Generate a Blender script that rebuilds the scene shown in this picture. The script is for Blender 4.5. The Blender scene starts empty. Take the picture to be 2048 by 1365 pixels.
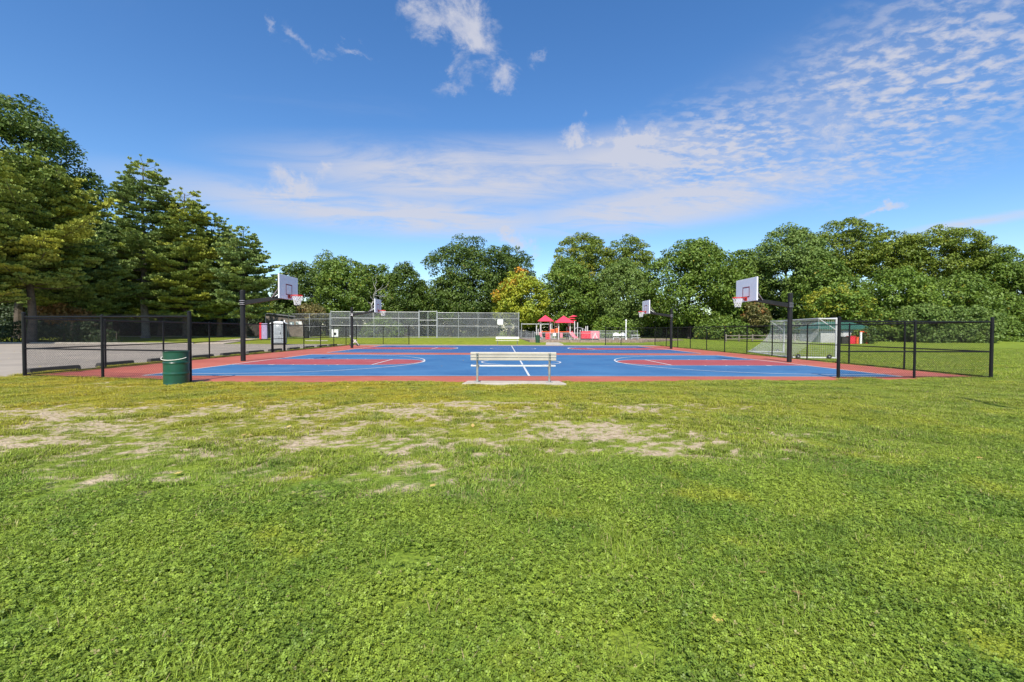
import bpy, math, random
import numpy as np
from mathutils import Vector, Matrix

random.seed(7)
RNG = np.random.default_rng(11)
SC = bpy.context.scene
COL = SC.collection

# ------------------------------------------------------------------ camera
CAM_H = 1.46
YAW, PITCH, ROLL = math.radians(1.19), math.radians(1.307), math.radians(0.2)
FPX, PW, PH = 912.0, 2048.0, 1365.0
fw = Vector((math.sin(YAW) * math.cos(PITCH), math.cos(YAW) * math.cos(PITCH), -math.sin(PITCH)))
rt0 = Vector((math.cos(YAW), -math.sin(YAW), 0)); up0 = rt0.cross(fw)
rt = rt0 * math.cos(ROLL) + up0 * math.sin(ROLL)
up = up0 * math.cos(ROLL) - rt0 * math.sin(ROLL)
cd = bpy.data.cameras.new('camera'); cam = bpy.data.objects.new('camera', cd); COL.objects.link(cam)
m = Matrix.Identity(4)
for i in range(3):
    m[i][0], m[i][1], m[i][2] = rt[i], up[i], -fw[i]
m[2][3] = CAM_H
cam.matrix_world = m
cd.sensor_width = 36.0; cd.lens = 36.0 * FPX / PW; cd.clip_end = 3000; cd.clip_start = 0.05
SC.camera = cam

def ray(x, y):
    return fw + rt * ((x - PW / 2) / FPX) - up * ((y - PH / 2) / FPX)
def xat(x, Y):                      # world X of photo column x at depth Y
    d = ray(x, 660); return d.x / d.y * Y
def zat(x, y, Y):                   # world Z of photo point at depth Y
    d = ray(x, y); return CAM_H + d.z / d.y * Y

# ------------------------------------------------------------------ sky, sun, exposure
SUN_EL, SUN_ROT = math.radians(50), math.radians(189)
W = bpy.data.worlds.new('World'); SC.world = W; W.use_nodes = True
nt = W.node_tree; nt.nodes.clear()
N = nt.nodes; L = nt.links
def wm(op, a, b=None, c=None, clamp=False):
    n = N.new('ShaderNodeMath'); n.operation = op; n.use_clamp = clamp
    for i, v in enumerate((a, b, c)):
        if v is None: continue
        if isinstance(v, (int, float)): n.inputs[i].default_value = v
        else: L.new(v, n.inputs[i])
    return n.outputs[0]
def wramp(v, lo, hi):
    n = N.new('ShaderNodeMapRange'); n.interpolation_type = 'SMOOTHSTEP'
    L.new(v, n.inputs[0]); n.inputs[1].default_value = lo; n.inputs[2].default_value = hi
    return n.outputs[0]
tc = N.new('ShaderNodeTexCoord'); sep = N.new('ShaderNodeSeparateXYZ'); L.new(tc.outputs['Generated'], sep.inputs[0])
dx, dy, dz = sep.outputs
AZ = wm('ARCTAN2', dx, dy); EL = wm('ARCSINE', dz)
def wnoise(sx, sy, sz, scale, detail=6, rough=0.6, dist=0.0, off=(0, 0, 0), planar=True):
    cb = N.new('ShaderNodeCombineXYZ')
    if planar:
        den = wm('ADD', wm('MAXIMUM', dz, 0.0), 0.12)
        L.new(wm('MULTIPLY_ADD', wm('DIVIDE', dx, den), sx, off[0]), cb.inputs[0])
        L.new(wm('MULTIPLY_ADD', wm('DIVIDE', dy, den), sy, off[1]), cb.inputs[1])
    else:
        L.new(wm('MULTIPLY_ADD', dx, sx, off[0]), cb.inputs[0]); L.new(wm('MULTIPLY_ADD', dy, sy, off[1]), cb.inputs[1])
        L.new(wm('MULTIPLY_ADD', dz, sz, off[2]), cb.inputs[2])
    n = N.new('ShaderNodeTexNoise'); n.inputs['Scale'].default_value = scale; n.inputs['Detail'].default_value = detail
    n.inputs['Roughness'].default_value = rough; n.inputs['Distortion'].default_value = dist
    L.new(cb.outputs[0], n.inputs['Vector']); return n.outputs[0]
def azel(x, y):
    d = ray(x, y).normalized(); return math.atan2(d.x, d.y), math.asin(d.z)
def blob(x, y, wx, wy, slope=0.0, soft=1.0, AZ=None, EL=None):      # soft elliptical field, 1 at the centre, 0 outside
    AZ = AZ or globals()['AZ']; EL = EL or globals()['EL']
    a0, e0 = azel(x, y)
    a1, _ = azel(x + wx, y); _, e1 = azel(x, y - wy)
    da = wm('SUBTRACT', AZ, a0); de = wm('SUBTRACT', EL, e0)
    if slope: de = wm('MULTIPLY_ADD', da, -slope, de)
    u = wm('DIVIDE', da, abs(a1 - a0)); v = wm('DIVIDE', de, abs(e1 - e0))
    r = wm('SQRT', wm('ADD', wm('MULTIPLY', u, u), wm('MULTIPLY', v, v)))
    return wramp(r, 1.0, 1.0 - soft)
def mx(*a):
    r = a[0]
    for v in a[1:]: r = wm('MAXIMUM', r, v)
    return r
# altocumulus field (small rows of puffs), thin veil, and a few small cumulus tufts
rip = wnoise(1.0, 1.35, 1, 16.0, 5, 0.58, 0.2)
rip2 = wnoise(1.0, 1.3, 1, 1.5, 5, 0.6, 0.2, (3.1, 1.7, 0))
ripm = wm('MULTIPLY', wramp(rip, 0.40, 0.66), wramp(rip2, 0.20, 0.50))
zone = mx(blob(1800, 190, 720, 285, 0.12, 0.8), blob(1480, 300, 460, 170, 0.0, 0.9), blob(2500, 150, 700, 420, 0, 0.8))
alto = wm('MULTIPLY', ripm, zone)
veil_n = wramp(wnoise(0.6, 1.5, 1, 2.8, 9, 0.66, 0.6, (5, 2, 0)), 0.26, 0.60)
veil_z = mx(blob(960, 352, 600, 100, 0.03, 0.8), blob(780, 428, 560, 62, -0.02, 0.8), blob(1330, 412, 620, 70, 0.06, 0.8), blob(1250, 330, 420, 100, 0.0, 0.9),
            blob(1950, 445, 300, 16, 0.05, 1.0), wm('MULTIPLY', blob(1650, 240, 800, 260, 0.1, 1.0), 0.25), blob(1480, 370, 360, 40, 0, 1.0))
veil = wm('MULTIPLY', wm('MULTIPLY', veil_z, wm('MULTIPLY_ADD', veil_n, 0.80, 0.20)), 0.92)
tn = wnoise(1, 1, 1.5, 13.0, 9, 0.68, 0.6, (1.3, 0.4, 2.2), planar=False)
w1 = wnoise(1, 1, 1, 10.0, 7, 0.65, 0.4, (7.3, 2.4, 5.2), planar=False); w2 = wnoise(1, 1, 1, 10.0, 7, 0.65, 0.4, (2.1, 8.4, 0.7), planar=False)
AZW = wm('ADD', AZ, wm('MULTIPLY_ADD', w1, 0.20, -0.10)); ELW = wm('ADD', EL, wm('MULTIPLY_ADD', w2, 0.20, -0.10))
tz = None
for (bx, by, bw_, bh_, sl_, am) in ((942, 52, 72, 78, -0.3, 1.0), (868, 30, 62, 60, 0.4, 0.85), (915, 148, 48, 34, 0.4, 0.5), (1012, 152, 30, 50, 0, 0.66), (1008, 186, 18, 24, 0, 0.5), (625, 84, 42, 24, -0.5, 0.45), (580, 92, 26, 18, 0, 0.3),
        (540, 46, 24, 24, -0.8, 0.45), (592, 352, 78, 36, 0, 0.7), (1265, 276, 80, 42, 0, 0.8), (1245, 236, 36, 22, 0, 0.6), (1030, 486, 46, 30, 0, 0.9), (1768, 424, 62, 22, 0.55, 0.9), (1150, 270, 42, 28, 0, 0.8), (1680, 262, 74, 40, 0.3, 0.55), (1075, 112, 24, 26, 0, 0.45), (700, 112, 40, 14, 0, 0.4)):
    v_ = wm('MULTIPLY', blob(bx, by, bw_ * 1.5, bh_ * 1.5, sl_, 1.0, AZW, ELW), am); tz = v_ if tz is None else wm('MAXIMUM', tz, v_)
tuft = wramp(wm('ADD', tz, wm('MULTIPLY_ADD', tn, 1.5, -0.75)), 0.12, 1.15)
tuft = wm('MULTIPLY', tuft, wramp(tz, 0.02, 0.22))
cirrus = wm('MULTIPLY', wramp(wnoise(0.5, 1.2, 1, 1.1, 8, 0.6, 1.0, (9, 4, 0)), 0.52, 0.85), 0.16)
cloud = wm('MINIMUM', wm('ADD', mx(wm('MULTIPLY', alto, 0.80), wm('MULTIPLY', tuft, 0.92)), wm('MULTIPLY', wm('ADD', veil, cirrus), wm('SUBTRACT', 1.0, wm('MULTIPLY', alto, 0.5)))), 0.86)
sky = N.new('ShaderNodeTexSky'); sky.sky_type = 'NISHITA'; sky.sun_disc = False
sky.sun_elevation = SUN_EL; sky.sun_rotation = SUN_ROT; sky.altitude = 0; sky.air_density = 1.0; sky.dust_density = 0.25; sky.ozone_density = 2.2
hs = N.new('ShaderNodeHueSaturation'); hs.inputs['Hue'].default_value = 0.505; hs.inputs['Saturation'].default_value = 1.27; hs.inputs['Value'].default_value = 1.14
L.new(sky.outputs[0], hs.inputs['Color'])
mix = N.new('ShaderNodeMix'); mix.data_type = 'RGBA'
L.new(cloud, mix.inputs['Factor']); L.new(hs.outputs[0], mix.inputs['A'])
mix.inputs['B'].default_value = (4.05, 4.10, 4.60, 1)
bg = N.new('ShaderNodeBackground'); bg.inputs['Strength'].default_value = 0.112
L.new(mix.outputs['Result'], bg.inputs['Color'])
wo = N.new('ShaderNodeOutputWorld'); L.new(bg.outputs[0], wo.inputs[0])

sd = bpy.data.lights.new('sun', 'SUN'); sd.energy = 5.0; sd.angle = math.radians(0.53); sd.color = (1.0, 0.95, 0.86)
sun = bpy.data.objects.new('sun', sd); COL.objects.link(sun)
sdir = Vector((math.sin(SUN_ROT) * math.cos(SUN_EL), math.cos(SUN_ROT) * math.cos(SUN_EL), math.sin(SUN_EL)))
sun.rotation_euler = sdir.to_track_quat('Z', 'Y').to_euler(); sun.location = (-3, -30, 40)

SC.view_settings.view_transform = 'Standard'; SC.view_settings.look = 'None'
SC.view_settings.exposure = 0.55; SC.view_settings.gamma = 1.0; SC.view_settings.use_curve_mapping = False
SC.render.engine = 'CYCLES'
SC.cycles.max_bounces = 6; SC.cycles.transparent_max_bounces = 24

# ------------------------------------------------------------------ materials
def mat(name, color, rough=0.6, var=0.12, scale=6.0, color2=None, bump=0.0, bscale=None, metal=0.0, spec=0.5, coords='Object', detail=5, ramp=(0.35, 0.65), transl=0.0, bdist=0.02):
    mt = bpy.data.materials.new(name); mt.use_nodes = True
    t = mt.node_tree; p = t.nodes['Principled BSDF']
    c2 = color2 or tuple(max(0, c * (1 - var * 1.6)) for c in color)
    c1 = color if color2 else tuple(min(1, c * (1 + var)) for c in color)
    co = t.nodes.new('ShaderNodeTexCoord')
    if coords == 'World':
        g = t.nodes.new('ShaderNodeNewGeometry'); src = g.outputs['Position']
    else: src = co.outputs['Object']
    n = t.nodes.new('ShaderNodeTexNoise'); n.inputs['Scale'].default_value = scale; n.inputs['Detail'].default_value = detail; n.inputs['Roughness'].default_value = 0.62
    t.links.new(src, n.inputs['Vector'])
    r = t.nodes.new('ShaderNodeMapRange'); r.inputs[1].default_value = ramp[0]; r.inputs[2].default_value = ramp[1]
    t.links.new(n.outputs[0], r.inputs[0])
    x = t.nodes.new('ShaderNodeMix'); x.data_type = 'RGBA'
    x.inputs['A'].default_value = (*c1, 1); x.inputs['B'].default_value = (*c2, 1)
    t.links.new(r.outputs[0], x.inputs['Factor']); t.links.new(x.outputs['Result'], p.inputs['Base Color'])
    p.inputs['Roughness'].default_value = rough; p.inputs['Metallic'].default_value = metal
    p.inputs['Specular IOR Level'].default_value = spec
    if bump:
        n2 = t.nodes.new('ShaderNodeTexNoise'); n2.inputs['Scale'].default_value = bscale or scale * 6; n2.inputs['Detail'].default_value = 4
        t.links.new(src, n2.inputs['Vector'])
        b = t.nodes.new('ShaderNodeBump'); b.inputs['Strength'].default_value = bump; b.inputs['Distance'].default_value = bdist
        t.links.new(n2.outputs[0], b.inputs['Height']); t.links.new(b.outputs[0], p.inputs['Normal'])
    return mt

def leafmat(name, a, b, c=None, transl=0.24, yellow=None, tint_world=0.35, rough=0.55):
    """foliage: a..b by the per-leaf 'tint' attribute, drifting with position noise; optional third colour for patches"""
    mt = bpy.data.materials.new(name); mt.use_nodes = True
    t = mt.node_tree; t.nodes.clear(); nn = t.nodes.new; lk = t.links.new
    at = nn('ShaderNodeAttribute'); at.attribute_name = 'tint'
    g = nn('ShaderNodeNewGeometry')
    n = nn('ShaderNodeTexNoise'); n.inputs['Scale'].default_value = tint_world; n.inputs['Detail'].default_value = 3; lk(g.outputs['Position'], n.inputs['Vector'])
    ad = nn('ShaderNodeMath'); ad.operation = 'MULTIPLY_ADD'; ad.inputs[1].default_value = 0.9; lk(n.outputs[0], ad.inputs[0])
    ml = nn('ShaderNodeMath'); ml.operation = 'MULTIPLY_ADD'; ml.inputs[1].default_value = 0.85; ml.inputs[2].default_value = -0.38; lk(at.outputs['Fac'], ml.inputs[0]); lk(ml.outputs[0], ad.inputs[2])
    ad.use_clamp = True
    x = nn('ShaderNodeMix'); x.data_type = 'RGBA'; x.inputs['A'].default_value = (*a, 1); x.inputs['B'].default_value = (*b, 1); lk(ad.outputs[0], x.inputs['Factor'])
    col = x.outputs['Result']
    if c:
        a2 = nn('ShaderNodeAttribute'); a2.attribute_name = 'patch'
        x2 = nn('ShaderNodeMix'); x2.data_type = 'RGBA'; lk(a2.outputs['Fac'], x2.inputs['Factor']); lk(col, x2.inputs['A']); x2.inputs['B'].default_value = (*c, 1); col = x2.outputs['Result']
    p = nn('ShaderNodeBsdfPrincipled'); lk(col, p.inputs['Base Color']); p.inputs['Roughness'].default_value = rough; p.inputs['Specular IOR Level'].default_value = 0.35
    tr = nn('ShaderNodeBsdfTranslucent'); hv = nn('ShaderNodeHueSaturation'); hv.inputs['Hue'].default_value = 0.485; hv.inputs['Value'].default_value = 1.15; lk(col, hv.inputs['Color']); lk(hv.outputs[0], tr.inputs[0])
    ms = nn('ShaderNodeMixShader'); ms.inputs[0].default_value = transl; lk(p.outputs[0], ms.inputs[1]); lk(tr.outputs[0], ms.inputs[2])
    o = nn('ShaderNodeOutputMaterial'); lk(ms.outputs[0], o.inputs[0])
    return mt

M = {}
M['black'] = mat('black_vinyl', (0.0055, 0.0055, 0.006), 0.5, 0.3, 3, color2=(0.010, 0.010, 0.0105), spec=0.25)
M['wireblack'] = mat('black_wire', (0.010, 0.010, 0.0105), 0.45, 0.2, spec=0.3)
M['polepaint'] = mat('pole_paint', (0.009, 0.009, 0.0095), 0.45, 0.3, 2.5, color2=(0.017, 0.0165, 0.0165), spec=0.3)
M['galv'] = mat('galvanised', (0.36, 0.37, 0.38), 0.45, 0.15, 4, metal=0.35)
M['galvwire'] = mat('galvanised_wire', (0.30, 0.31, 0.32), 0.5, 0.1, metal=0.3)
M['steel'] = mat('bolt_steel', (0.62, 0.63, 0.65), 0.3, 0.1, metal=0.7)
M['board'] = mat('backboard_white', (0.88, 0.88, 0.89), 0.35, 0.05, 3, color2=(0.80, 0.80, 0.82))
M['boardmark'] = mat('backboard_mark', (0.28, 0.035, 0.05), 0.5, 0.1)
M['rim'] = mat('rim_red', (0.66, 0.045, 0.03), 0.4, 0.1)
M['net'] = mat('net_white', (0.78, 0.78, 0.76), 0.8, 0.05)
M['bench'] = mat('bench_cream', (0.47, 0.43, 0.35), 0.45, 0.06, 2.0, color2=(0.38, 0.345, 0.275))
M['benchw'] = mat('bench_white', (0.66, 0.63, 0.50), 0.45, 0.05, 2.0)
M['benchseat'] = mat('bench_seat', (0.64, 0.64, 0.61), 0.45, 0.06, 2.0)
M['leg'] = mat('bench_leg_metal', (0.40, 0.40, 0.37), 0.42, 0.2, 8, color2=(0.28, 0.27, 0.24), metal=0.4)
M['concrete'] = mat('concrete', (0.43, 0.385, 0.32), 0.9, 0.12, 3.0, color2=(0.33, 0.29, 0.24), bump=0.2, bscale=60, detail=8)
M['barrel'] = mat('barrel_green', (0.006, 0.072, 0.038), 0.36, 0.2, 3.0, color2=(0.012, 0.052, 0.030), bump=0.05, bscale=6)
M['rust'] = mat('barrel_dark', (0.03, 0.028, 0.022), 0.8, 0.3)
M['rope'] = mat('white_rope', (0.76, 0.72, 0.62), 0.8, 0.1)
M['stop'] = mat('wheel_stop', (0.060, 0.056, 0.050), 0.85, 0.3, 5, color2=(0.036, 0.034, 0.031), bump=0.3, bscale=40)
M['potty'] = mat('potty_grey', (0.30, 0.32, 0.33), 0.5, 0.08, 2)
M['pottyd'] = mat('potty_door', (0.40, 0.42, 0.42), 0.45, 0.05, 2)
M['white'] = mat('white_plastic', (0.80, 0.80, 0.78), 0.4, 0.04)
M['lav'] = mat('lavender_panel', (0.34, 0.28, 0.44), 0.5, 0.08, 1.5)
M['red'] = mat('play_red', (0.62, 0.025, 0.045), 0.38, 0.08, 1.5)
M['roofred'] = mat('play_roof_red', (0.70, 0.045, 0.085), 0.42, 0.06, 1.5)
M['orange'] = mat('play_orange', (0.75, 0.12, 0.03), 0.4, 0.08)
M['pink'] = mat('play_pink', (0.66, 0.20, 0.24), 0.45, 0.06)
M['postw'] = mat('play_post', (0.58, 0.56, 0.54), 0.45, 0.06)
M['dark'] = mat('dark_plastic', (0.02, 0.022, 0.02), 0.6, 0.2)
M['bingreen'] = mat('bin_green', (0.015, 0.06, 0.03), 0.6, 0.2)
M['goal'] = mat('goal_white', (0.48, 0.48, 0.47), 0.35, 0.05, 3)
M['goalnet'] = mat('goal_net', (0.56, 0.57, 0.56), 0.8, 0.05)
M['tire'] = mat('tyre', (0.03, 0.03, 0.03), 0.8, 0.2)
M['shedw'] = mat('shed_white', (0.42, 0.42, 0.40), 0.6, 0.05, 1.5, color2=(0.34, 0.34, 0.32))
M['shedr'] = mat('shed_roof_green', (0.03, 0.11, 0.075), 0.6, 0.1, 2)
M['houseblue'] = mat('house_blue', (0.16, 0.24, 0.38), 0.7, 0.08, 1)
M['houselt'] = mat('house_pale', (0.55, 0.55, 0.55), 0.7, 0.08, 1)
M['roofg'] = mat('roof_grey', (0.14, 0.14, 0.15), 0.8, 0.2, 2)
M['glass'] = mat('window_glass', (0.03, 0.04, 0.05), 0.08, 0.1)
M['wood'] = mat('weathered_wood', (0.23, 0.19, 0.155), 0.85, 0.25, 1.2, color2=(0.15, 0.125, 0.10), bump=0.2, bscale=20)
M['darkwood'] = mat('dark_wood', (0.05, 0.042, 0.035), 0.9, 0.3, 1.2)
M['bark'] = mat('bark', (0.125, 0.095, 0.070), 0.95, 0.3, 3, color2=(0.055, 0.043, 0.034), bump=0.8, bscale=12, bdist=0.05)
M['barkg'] = mat('bark_grey', (0.24, 0.215, 0.19), 0.95, 0.3, 3, color2=(0.12, 0.105, 0.09), bump=0.8, bscale=12, bdist=0.05)
M['deadwood'] = mat('dead_wood', (0.28, 0.27, 0.24), 0.9, 0.2, 3)
M['asphalt'] = mat('asphalt', (0.31, 0.262, 0.205), 0.92, 0.12, 0.35, color2=(0.22, 0.188, 0.150), bump=0.25, bscale=70, coords='World', detail=8, bdist=0.01)
M['greystrip'] = mat('grey_strip', (0.31, 0.265, 0.21), 0.9, 0.15, 0.9, bump=0.2, bscale=60, coords='World')
M['dirtpath'] = mat('path_tan', (0.40, 0.33, 0.25), 0.95, 0.15, 1.0, coords='World')
M['chips'] = mat('wood_chips', (0.26, 0.19, 0.14), 0.95, 0.25, 4, bump=0.4, bscale=30, coords='World')
def courtmat(name, c1, c2, wear, wc):
    mt = mat(name, c1, 0.62, 0.1, 0.45, color2=c2, bump=0.12, bscale=90, coords='World', detail=6, bdist=0.004)
    t = mt.node_tree; p = t.nodes['Principled BSDF']; src = p.inputs['Base Color'].links[0].from_socket
    g = t.nodes.new('ShaderNodeNewGeometry'); mp = t.nodes.new('ShaderNodeMapping'); mp.inputs['Scale'].default_value = (0.9, 2.2, 1); t.links.new(g.outputs['Position'], mp.inputs[0])
    n = t.nodes.new('ShaderNodeTexNoise'); n.inputs['Scale'].default_value = 1.0; n.inputs['Detail'].default_value = 10; n.inputs['Roughness'].default_value = 0.72; n.inputs['Distortion'].default_value = 0.4
    t.links.new(mp.outputs[0], n.inputs['Vector'])
    r = t.nodes.new('ShaderNodeMapRange'); r.inputs[1].default_value = 0.55; r.inputs[2].default_value = 0.74; r.inputs[4].default_value = wear; t.links.new(n.outputs[0], r.inputs[0])
    x = t.nodes.new('ShaderNodeMix'); x.data_type = 'RGBA'; t.links.new(r.outputs[0], x.inputs['Factor']); t.links.new(src, x.inputs['A']); x.inputs['B'].default_value = (*wc, 1)
    t.links.new(x.outputs['Result'], p.inputs['Base Color']); return mt
M['courtred'] = courtmat('court_red', (0.41, 0.108, 0.062), (0.33, 0.074, 0.044), 0.45, (0.50, 0.20, 0.16))
M['keyred'] = courtmat('key_red', (0.33, 0.055, 0.052), (0.27, 0.045, 0.046), 0.55, (0.48, 0.24, 0.25))
M['courtblue'] = courtmat('court_blue', (0.040, 0.140, 0.285), (0.022, 0.098, 0.228), 0.55, (0.13, 0.22, 0.38))
M['courtblue2'] = courtmat('court_blue_worn', (0.026, 0.092, 0.235), (0.030, 0.078, 0.200), 0.5, (0.14, 0.17, 0.34))
M['line'] = courtmat('court_white', (0.62, 0.62, 0.62), (0.50, 0.50, 0.51), 0.75, (0.45, 0.40, 0.42))

# ------------------------------------------------------------------ mesh helpers
class MB:
    def __init__(s): s.v = []; s.f = []
    def add(s, vs, fs):
        o = len(s.v); s.v += [tuple(v) for v in vs]; s.f += [tuple(i + o for i in f) for f in fs]; return s
    def box(s, x0, x1, y0, y1, z0, z1, rz=0.0, c=None):
        vs = [(x, y, z) for z in (z0, z1) for y in (y0, y1) for x in (x0, x1)]
        if rz:
            cx, cy = c or ((x0 + x1) / 2, (y0 + y1) / 2); cs, sn = math.cos(rz), math.sin(rz)
            vs = [(cx + (x - cx) * cs - (y - cy) * sn, cy + (x - cx) * sn + (y - cy) * cs, z) for x, y, z in vs]
        return s.add(vs, [(0, 2, 3, 1), (4, 5, 7, 6), (0, 1, 5, 4), (2, 6, 7, 3), (0, 4, 6, 2), (1, 3, 7, 5)])
    def tube(s, p, q, r, n=8, r2=None, cap=True):
        p = Vector(p); q = Vector(q); d = (q - p)
        if d.length < 1e-6: return s
        d.normalize(); a = d.orthogonal().normalized(); b = d.cross(a); r2 = r if r2 is None else r2
        vs = []
        for (c, rr) in ((p, r), (q, r2)):
            for i in range(n):
                t = 2 * math.pi * i / n; vs.append(c + (a * math.cos(t) + b * math.sin(t)) * rr)
        fs = [(i, (i + 1) % n, n + (i + 1) % n, n + i) for i in range(n)]
        if cap: fs += [tuple(range(n))[::-1], tuple(range(n, 2 * n))]
        return s.add(vs, fs)
    def path(s, pts, rs, n=8):
        for i in range(len(pts) - 1):
            s.tube(pts[i], pts[i + 1], rs[i] if hasattr(rs, '__len__') else rs, n, rs[i + 1] if hasattr(rs, '__len__') else rs)
        return s
    def ring(s, c, R, r, n=24, k=6, axis='z'):
        pts = []
        for i in range(n + 1):
            t = 2 * math.pi * i / n
            o = (R * math.cos(t), R * math.sin(t), 0) if axis == 'z' else ((R * math.cos(t), 0, R * math.sin(t)) if axis == 'y' else (0, R * math.cos(t), R * math.sin(t)))
            pts.append((c[0] + o[0], c[1] + o[1], c[2] + o[2]))
        return s.path(pts, r, k)
    def lathe(s, prof, n=32, c=(0, 0)):
        vs = []
        for r, z in prof:
            for i in range(n):
                t = 2 * math.pi * i / n; vs.append((c[0] + r * math.cos(t), c[1] + r * math.sin(t), z))
        fs = []
        for j in range(len(prof) - 1):
            for i in range(n):
                fs.append((j * n + i, j * n + (i + 1) % n, (j + 1) * n + (i + 1) % n, (j + 1) * n + i))
        return s.add(vs, fs)
    def prism(s, poly, z0, z1):
        n = len(poly); vs = [(x, y, z0) for x, y in poly] + [(x, y, z1) for x, y in poly]
        return s.add(vs, [tuple(range(n))[::-1], tuple(range(n, 2 * n))] + [(i, (i + 1) % n, n + (i + 1) % n, n + i) for i in range(n)])
    def sheet(s, poly, z): return s.add([(x, y, z) for x, y in poly], [tuple(range(len(poly)))])
    def build(s, name, material, parent=None, smooth=False, bevel=0):
        me = bpy.data.meshes.new(name); me.from_pydata(s.v, [], s.f); me.validate(); me.update()
        if smooth:
            me.polygons.foreach_set('use_smooth', [True] * len(me.polygons))
            try: me.set_sharp_from_angle(angle=math.radians(40))
            except Exception: pass
        me.materials.append(M[material] if isinstance(material, str) else material)
        o = bpy.data.objects.new(name, me); COL.objects.link(o)
        if parent: o.parent = parent
        if bevel:
            b = o.modifiers.new('bevel', 'BEVEL'); b.width = bevel; b.segments = 2; b.limit_method = 'ANGLE'
        return o
def tag(o, label=None, cat=None, group=None, kind=None):
    if label: o['label'] = label
    if cat: o['category'] = cat
    if group: o['group'] = group
    if kind: o['kind'] = kind
    return o
def empty(name, loc, rz=0, **k):
    o = bpy.data.objects.new(name, None); COL.objects.link(o); o.location = loc; o.rotation_euler = (0, 0, rz); o.empty_display_size = 0.2
    return tag(o, **k)
def dup(o, parent=None):
    c = o.copy(); COL.objects.link(c); c.parent = parent
    for ch in list(o.children): dup(ch, c)
    return c
def np_mesh(name, V, nper, material, attrs=None, parent=None, smooth=False):
    """V: (n*nper,3) independent n-gons"""
    n = len(V) // nper
    me = bpy.data.meshes.new(name); me.vertices.add(len(V)); me.vertices.foreach_set('co', np.ascontiguousarray(V, dtype=np.float32).ravel())
    me.loops.add(len(V)); me.loops.foreach_set('vertex_index', np.arange(len(V), dtype=np.int32))
    me.polygons.add(n); me.polygons.foreach_set('loop_start', np.arange(0, len(V), nper, dtype=np.int32)); me.polygons.foreach_set('loop_total', np.full(n, nper, dtype=np.int32))
    me.update(calc_edges=True)
    for k, a in (attrs or {}).items():
        at = me.attributes.new(k, 'FLOAT', 'POINT'); at.data.foreach_set('value', np.repeat(a, nper).astype(np.float32))
    me.materials.append(M[material] if isinstance(material, str) else material)
    o = bpy.data.objects.new(name, me); COL.objects.link(o); o.parent = parent
    return o

# value noise
_lat = np.random.default_rng(5).random((256, 256))
def vnoise(x, y):
    xi = np.floor(x).astype(int); yi = np.floor(y).astype(int); fx = x - xi; fy = y - yi
    fx = fx * fx * (3 - 2 * fx); fy = fy * fy * (3 - 2 * fy)
    a = _lat[xi % 256, yi % 256]; b = _lat[(xi + 1) % 256, yi % 256]; c = _lat[xi % 256, (yi + 1) % 256]; d = _lat[(xi + 1) % 256, (yi + 1) % 256]
    return (a * (1 - fx) + b * fx) * (1 - fy) + (c * (1 - fx) + d * fx) * fy
def fbm(x, y, o=5, g=0.55):
    s = 0; a = 1; t = 0
    for i in range(o):
        s = s + a * vnoise(x * 2 ** i + 17.3 * i, y * 2 ** i + 5.1 * i); t += a; a *= g
    return s / t
def sstep(a, b, x):
    t = np.clip((x - a) / (b - a), 0, 1); return t * t * (3 - 2 * t)

# ------------------------------------------------------------------ ground
def gz(x, y):
    x = np.asarray(x, float); y = np.asarray(y, float)
    return 0.34 * sstep(47, 66, y)
def bare_f(x, y, only_zone=False):
    zone = sstep(4.5, 5.5, y) * (1 - sstep(8.6, 10.0, y)) * sstep(-13, -9, x) * (1 - sstep(3.5, 7.0, x))
    low = sstep(3.5, 4.3, y) * (1 - sstep(5.2, 6.4, y)) * (1 - sstep(-0.5, 1.8, x)) * 0.72
    front = sstep(10.8, 11.6, y) * (1 - sstep(12.6, 13.4, y)) * (1 - sstep(-9, -6, x)) * 0.6
    z = np.maximum(np.maximum(zone, low), front)
    if only_zone: return np.clip(z * 1.3, 0, 1)
    big = fbm(x * 0.5 + 3.3, y * 0.8 + 8.8, 3, 0.6); mid = fbm(x * 2.3 + 13.3, y * 3.6 + 2.8, 3, 0.7); fine = fbm(x * 7.5 + 1.3, y * 10.0 + 6.8, 3, 0.8)
    n = 0.24 * big + 0.24 * mid + 0.52 * fine + 0.03 * np.exp(-((x + 2.2) / 3.0) ** 2) - 0.015 * sstep(1.5, 4, x)
    return sstep(0.632 - 0.162 * z, 0.695 - 0.157 * z, n) * np.clip(z * 2.2, 0, 1)
def axis(parts):
    out = []
    for a, b, st in parts: out += list(np.arange(a, b - 1e-6, st))
    out.append(parts[-1][1]); return np.array(out)
xs = axis([(-400, -100, 50), (-100, -20, 8), (-20, -14, 0.6), (-14, 10, 0.085), (10, 20, 0.5), (20, 100, 8), (100, 400, 50)])
ys = axis([(-60, 0, 10), (0, 3, 0.4), (3, 13.2, 0.085), (13.2, 47, 3.38), (47, 66, 1.9), (66, 120, 9), (120, 600, 60)])
GX, GY = np.meshgrid(xs, ys); nx, ny = len(xs), len(ys)
V = np.stack([GX, GY, gz(GX, GY)], -1).reshape(-1, 3)
ii = np.arange(nx * ny).reshape(ny, nx)
Fq = np.stack([ii[:-1, :-1], ii[:-1, 1:], ii[1:, 1:], ii[1:, :-1]], -1).reshape(-1, 4)
me = bpy.data.meshes.new('lawn'); me.vertices.add(len(V)); me.vertices.foreach_set('co', V.astype(np.float32).ravel())
me.loops.add(Fq.size); me.loops.foreach_set('vertex_index', Fq.astype(np.int32).ravel()); me.polygons.add(len(Fq))
me.polygons.foreach_set('loop_start', np.arange(0, Fq.size, 4, dtype=np.int32)); me.polygons.foreach_set('loop_total', np.full(len(Fq), 4, np.int32)); me.update(calc_edges=True)
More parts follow.
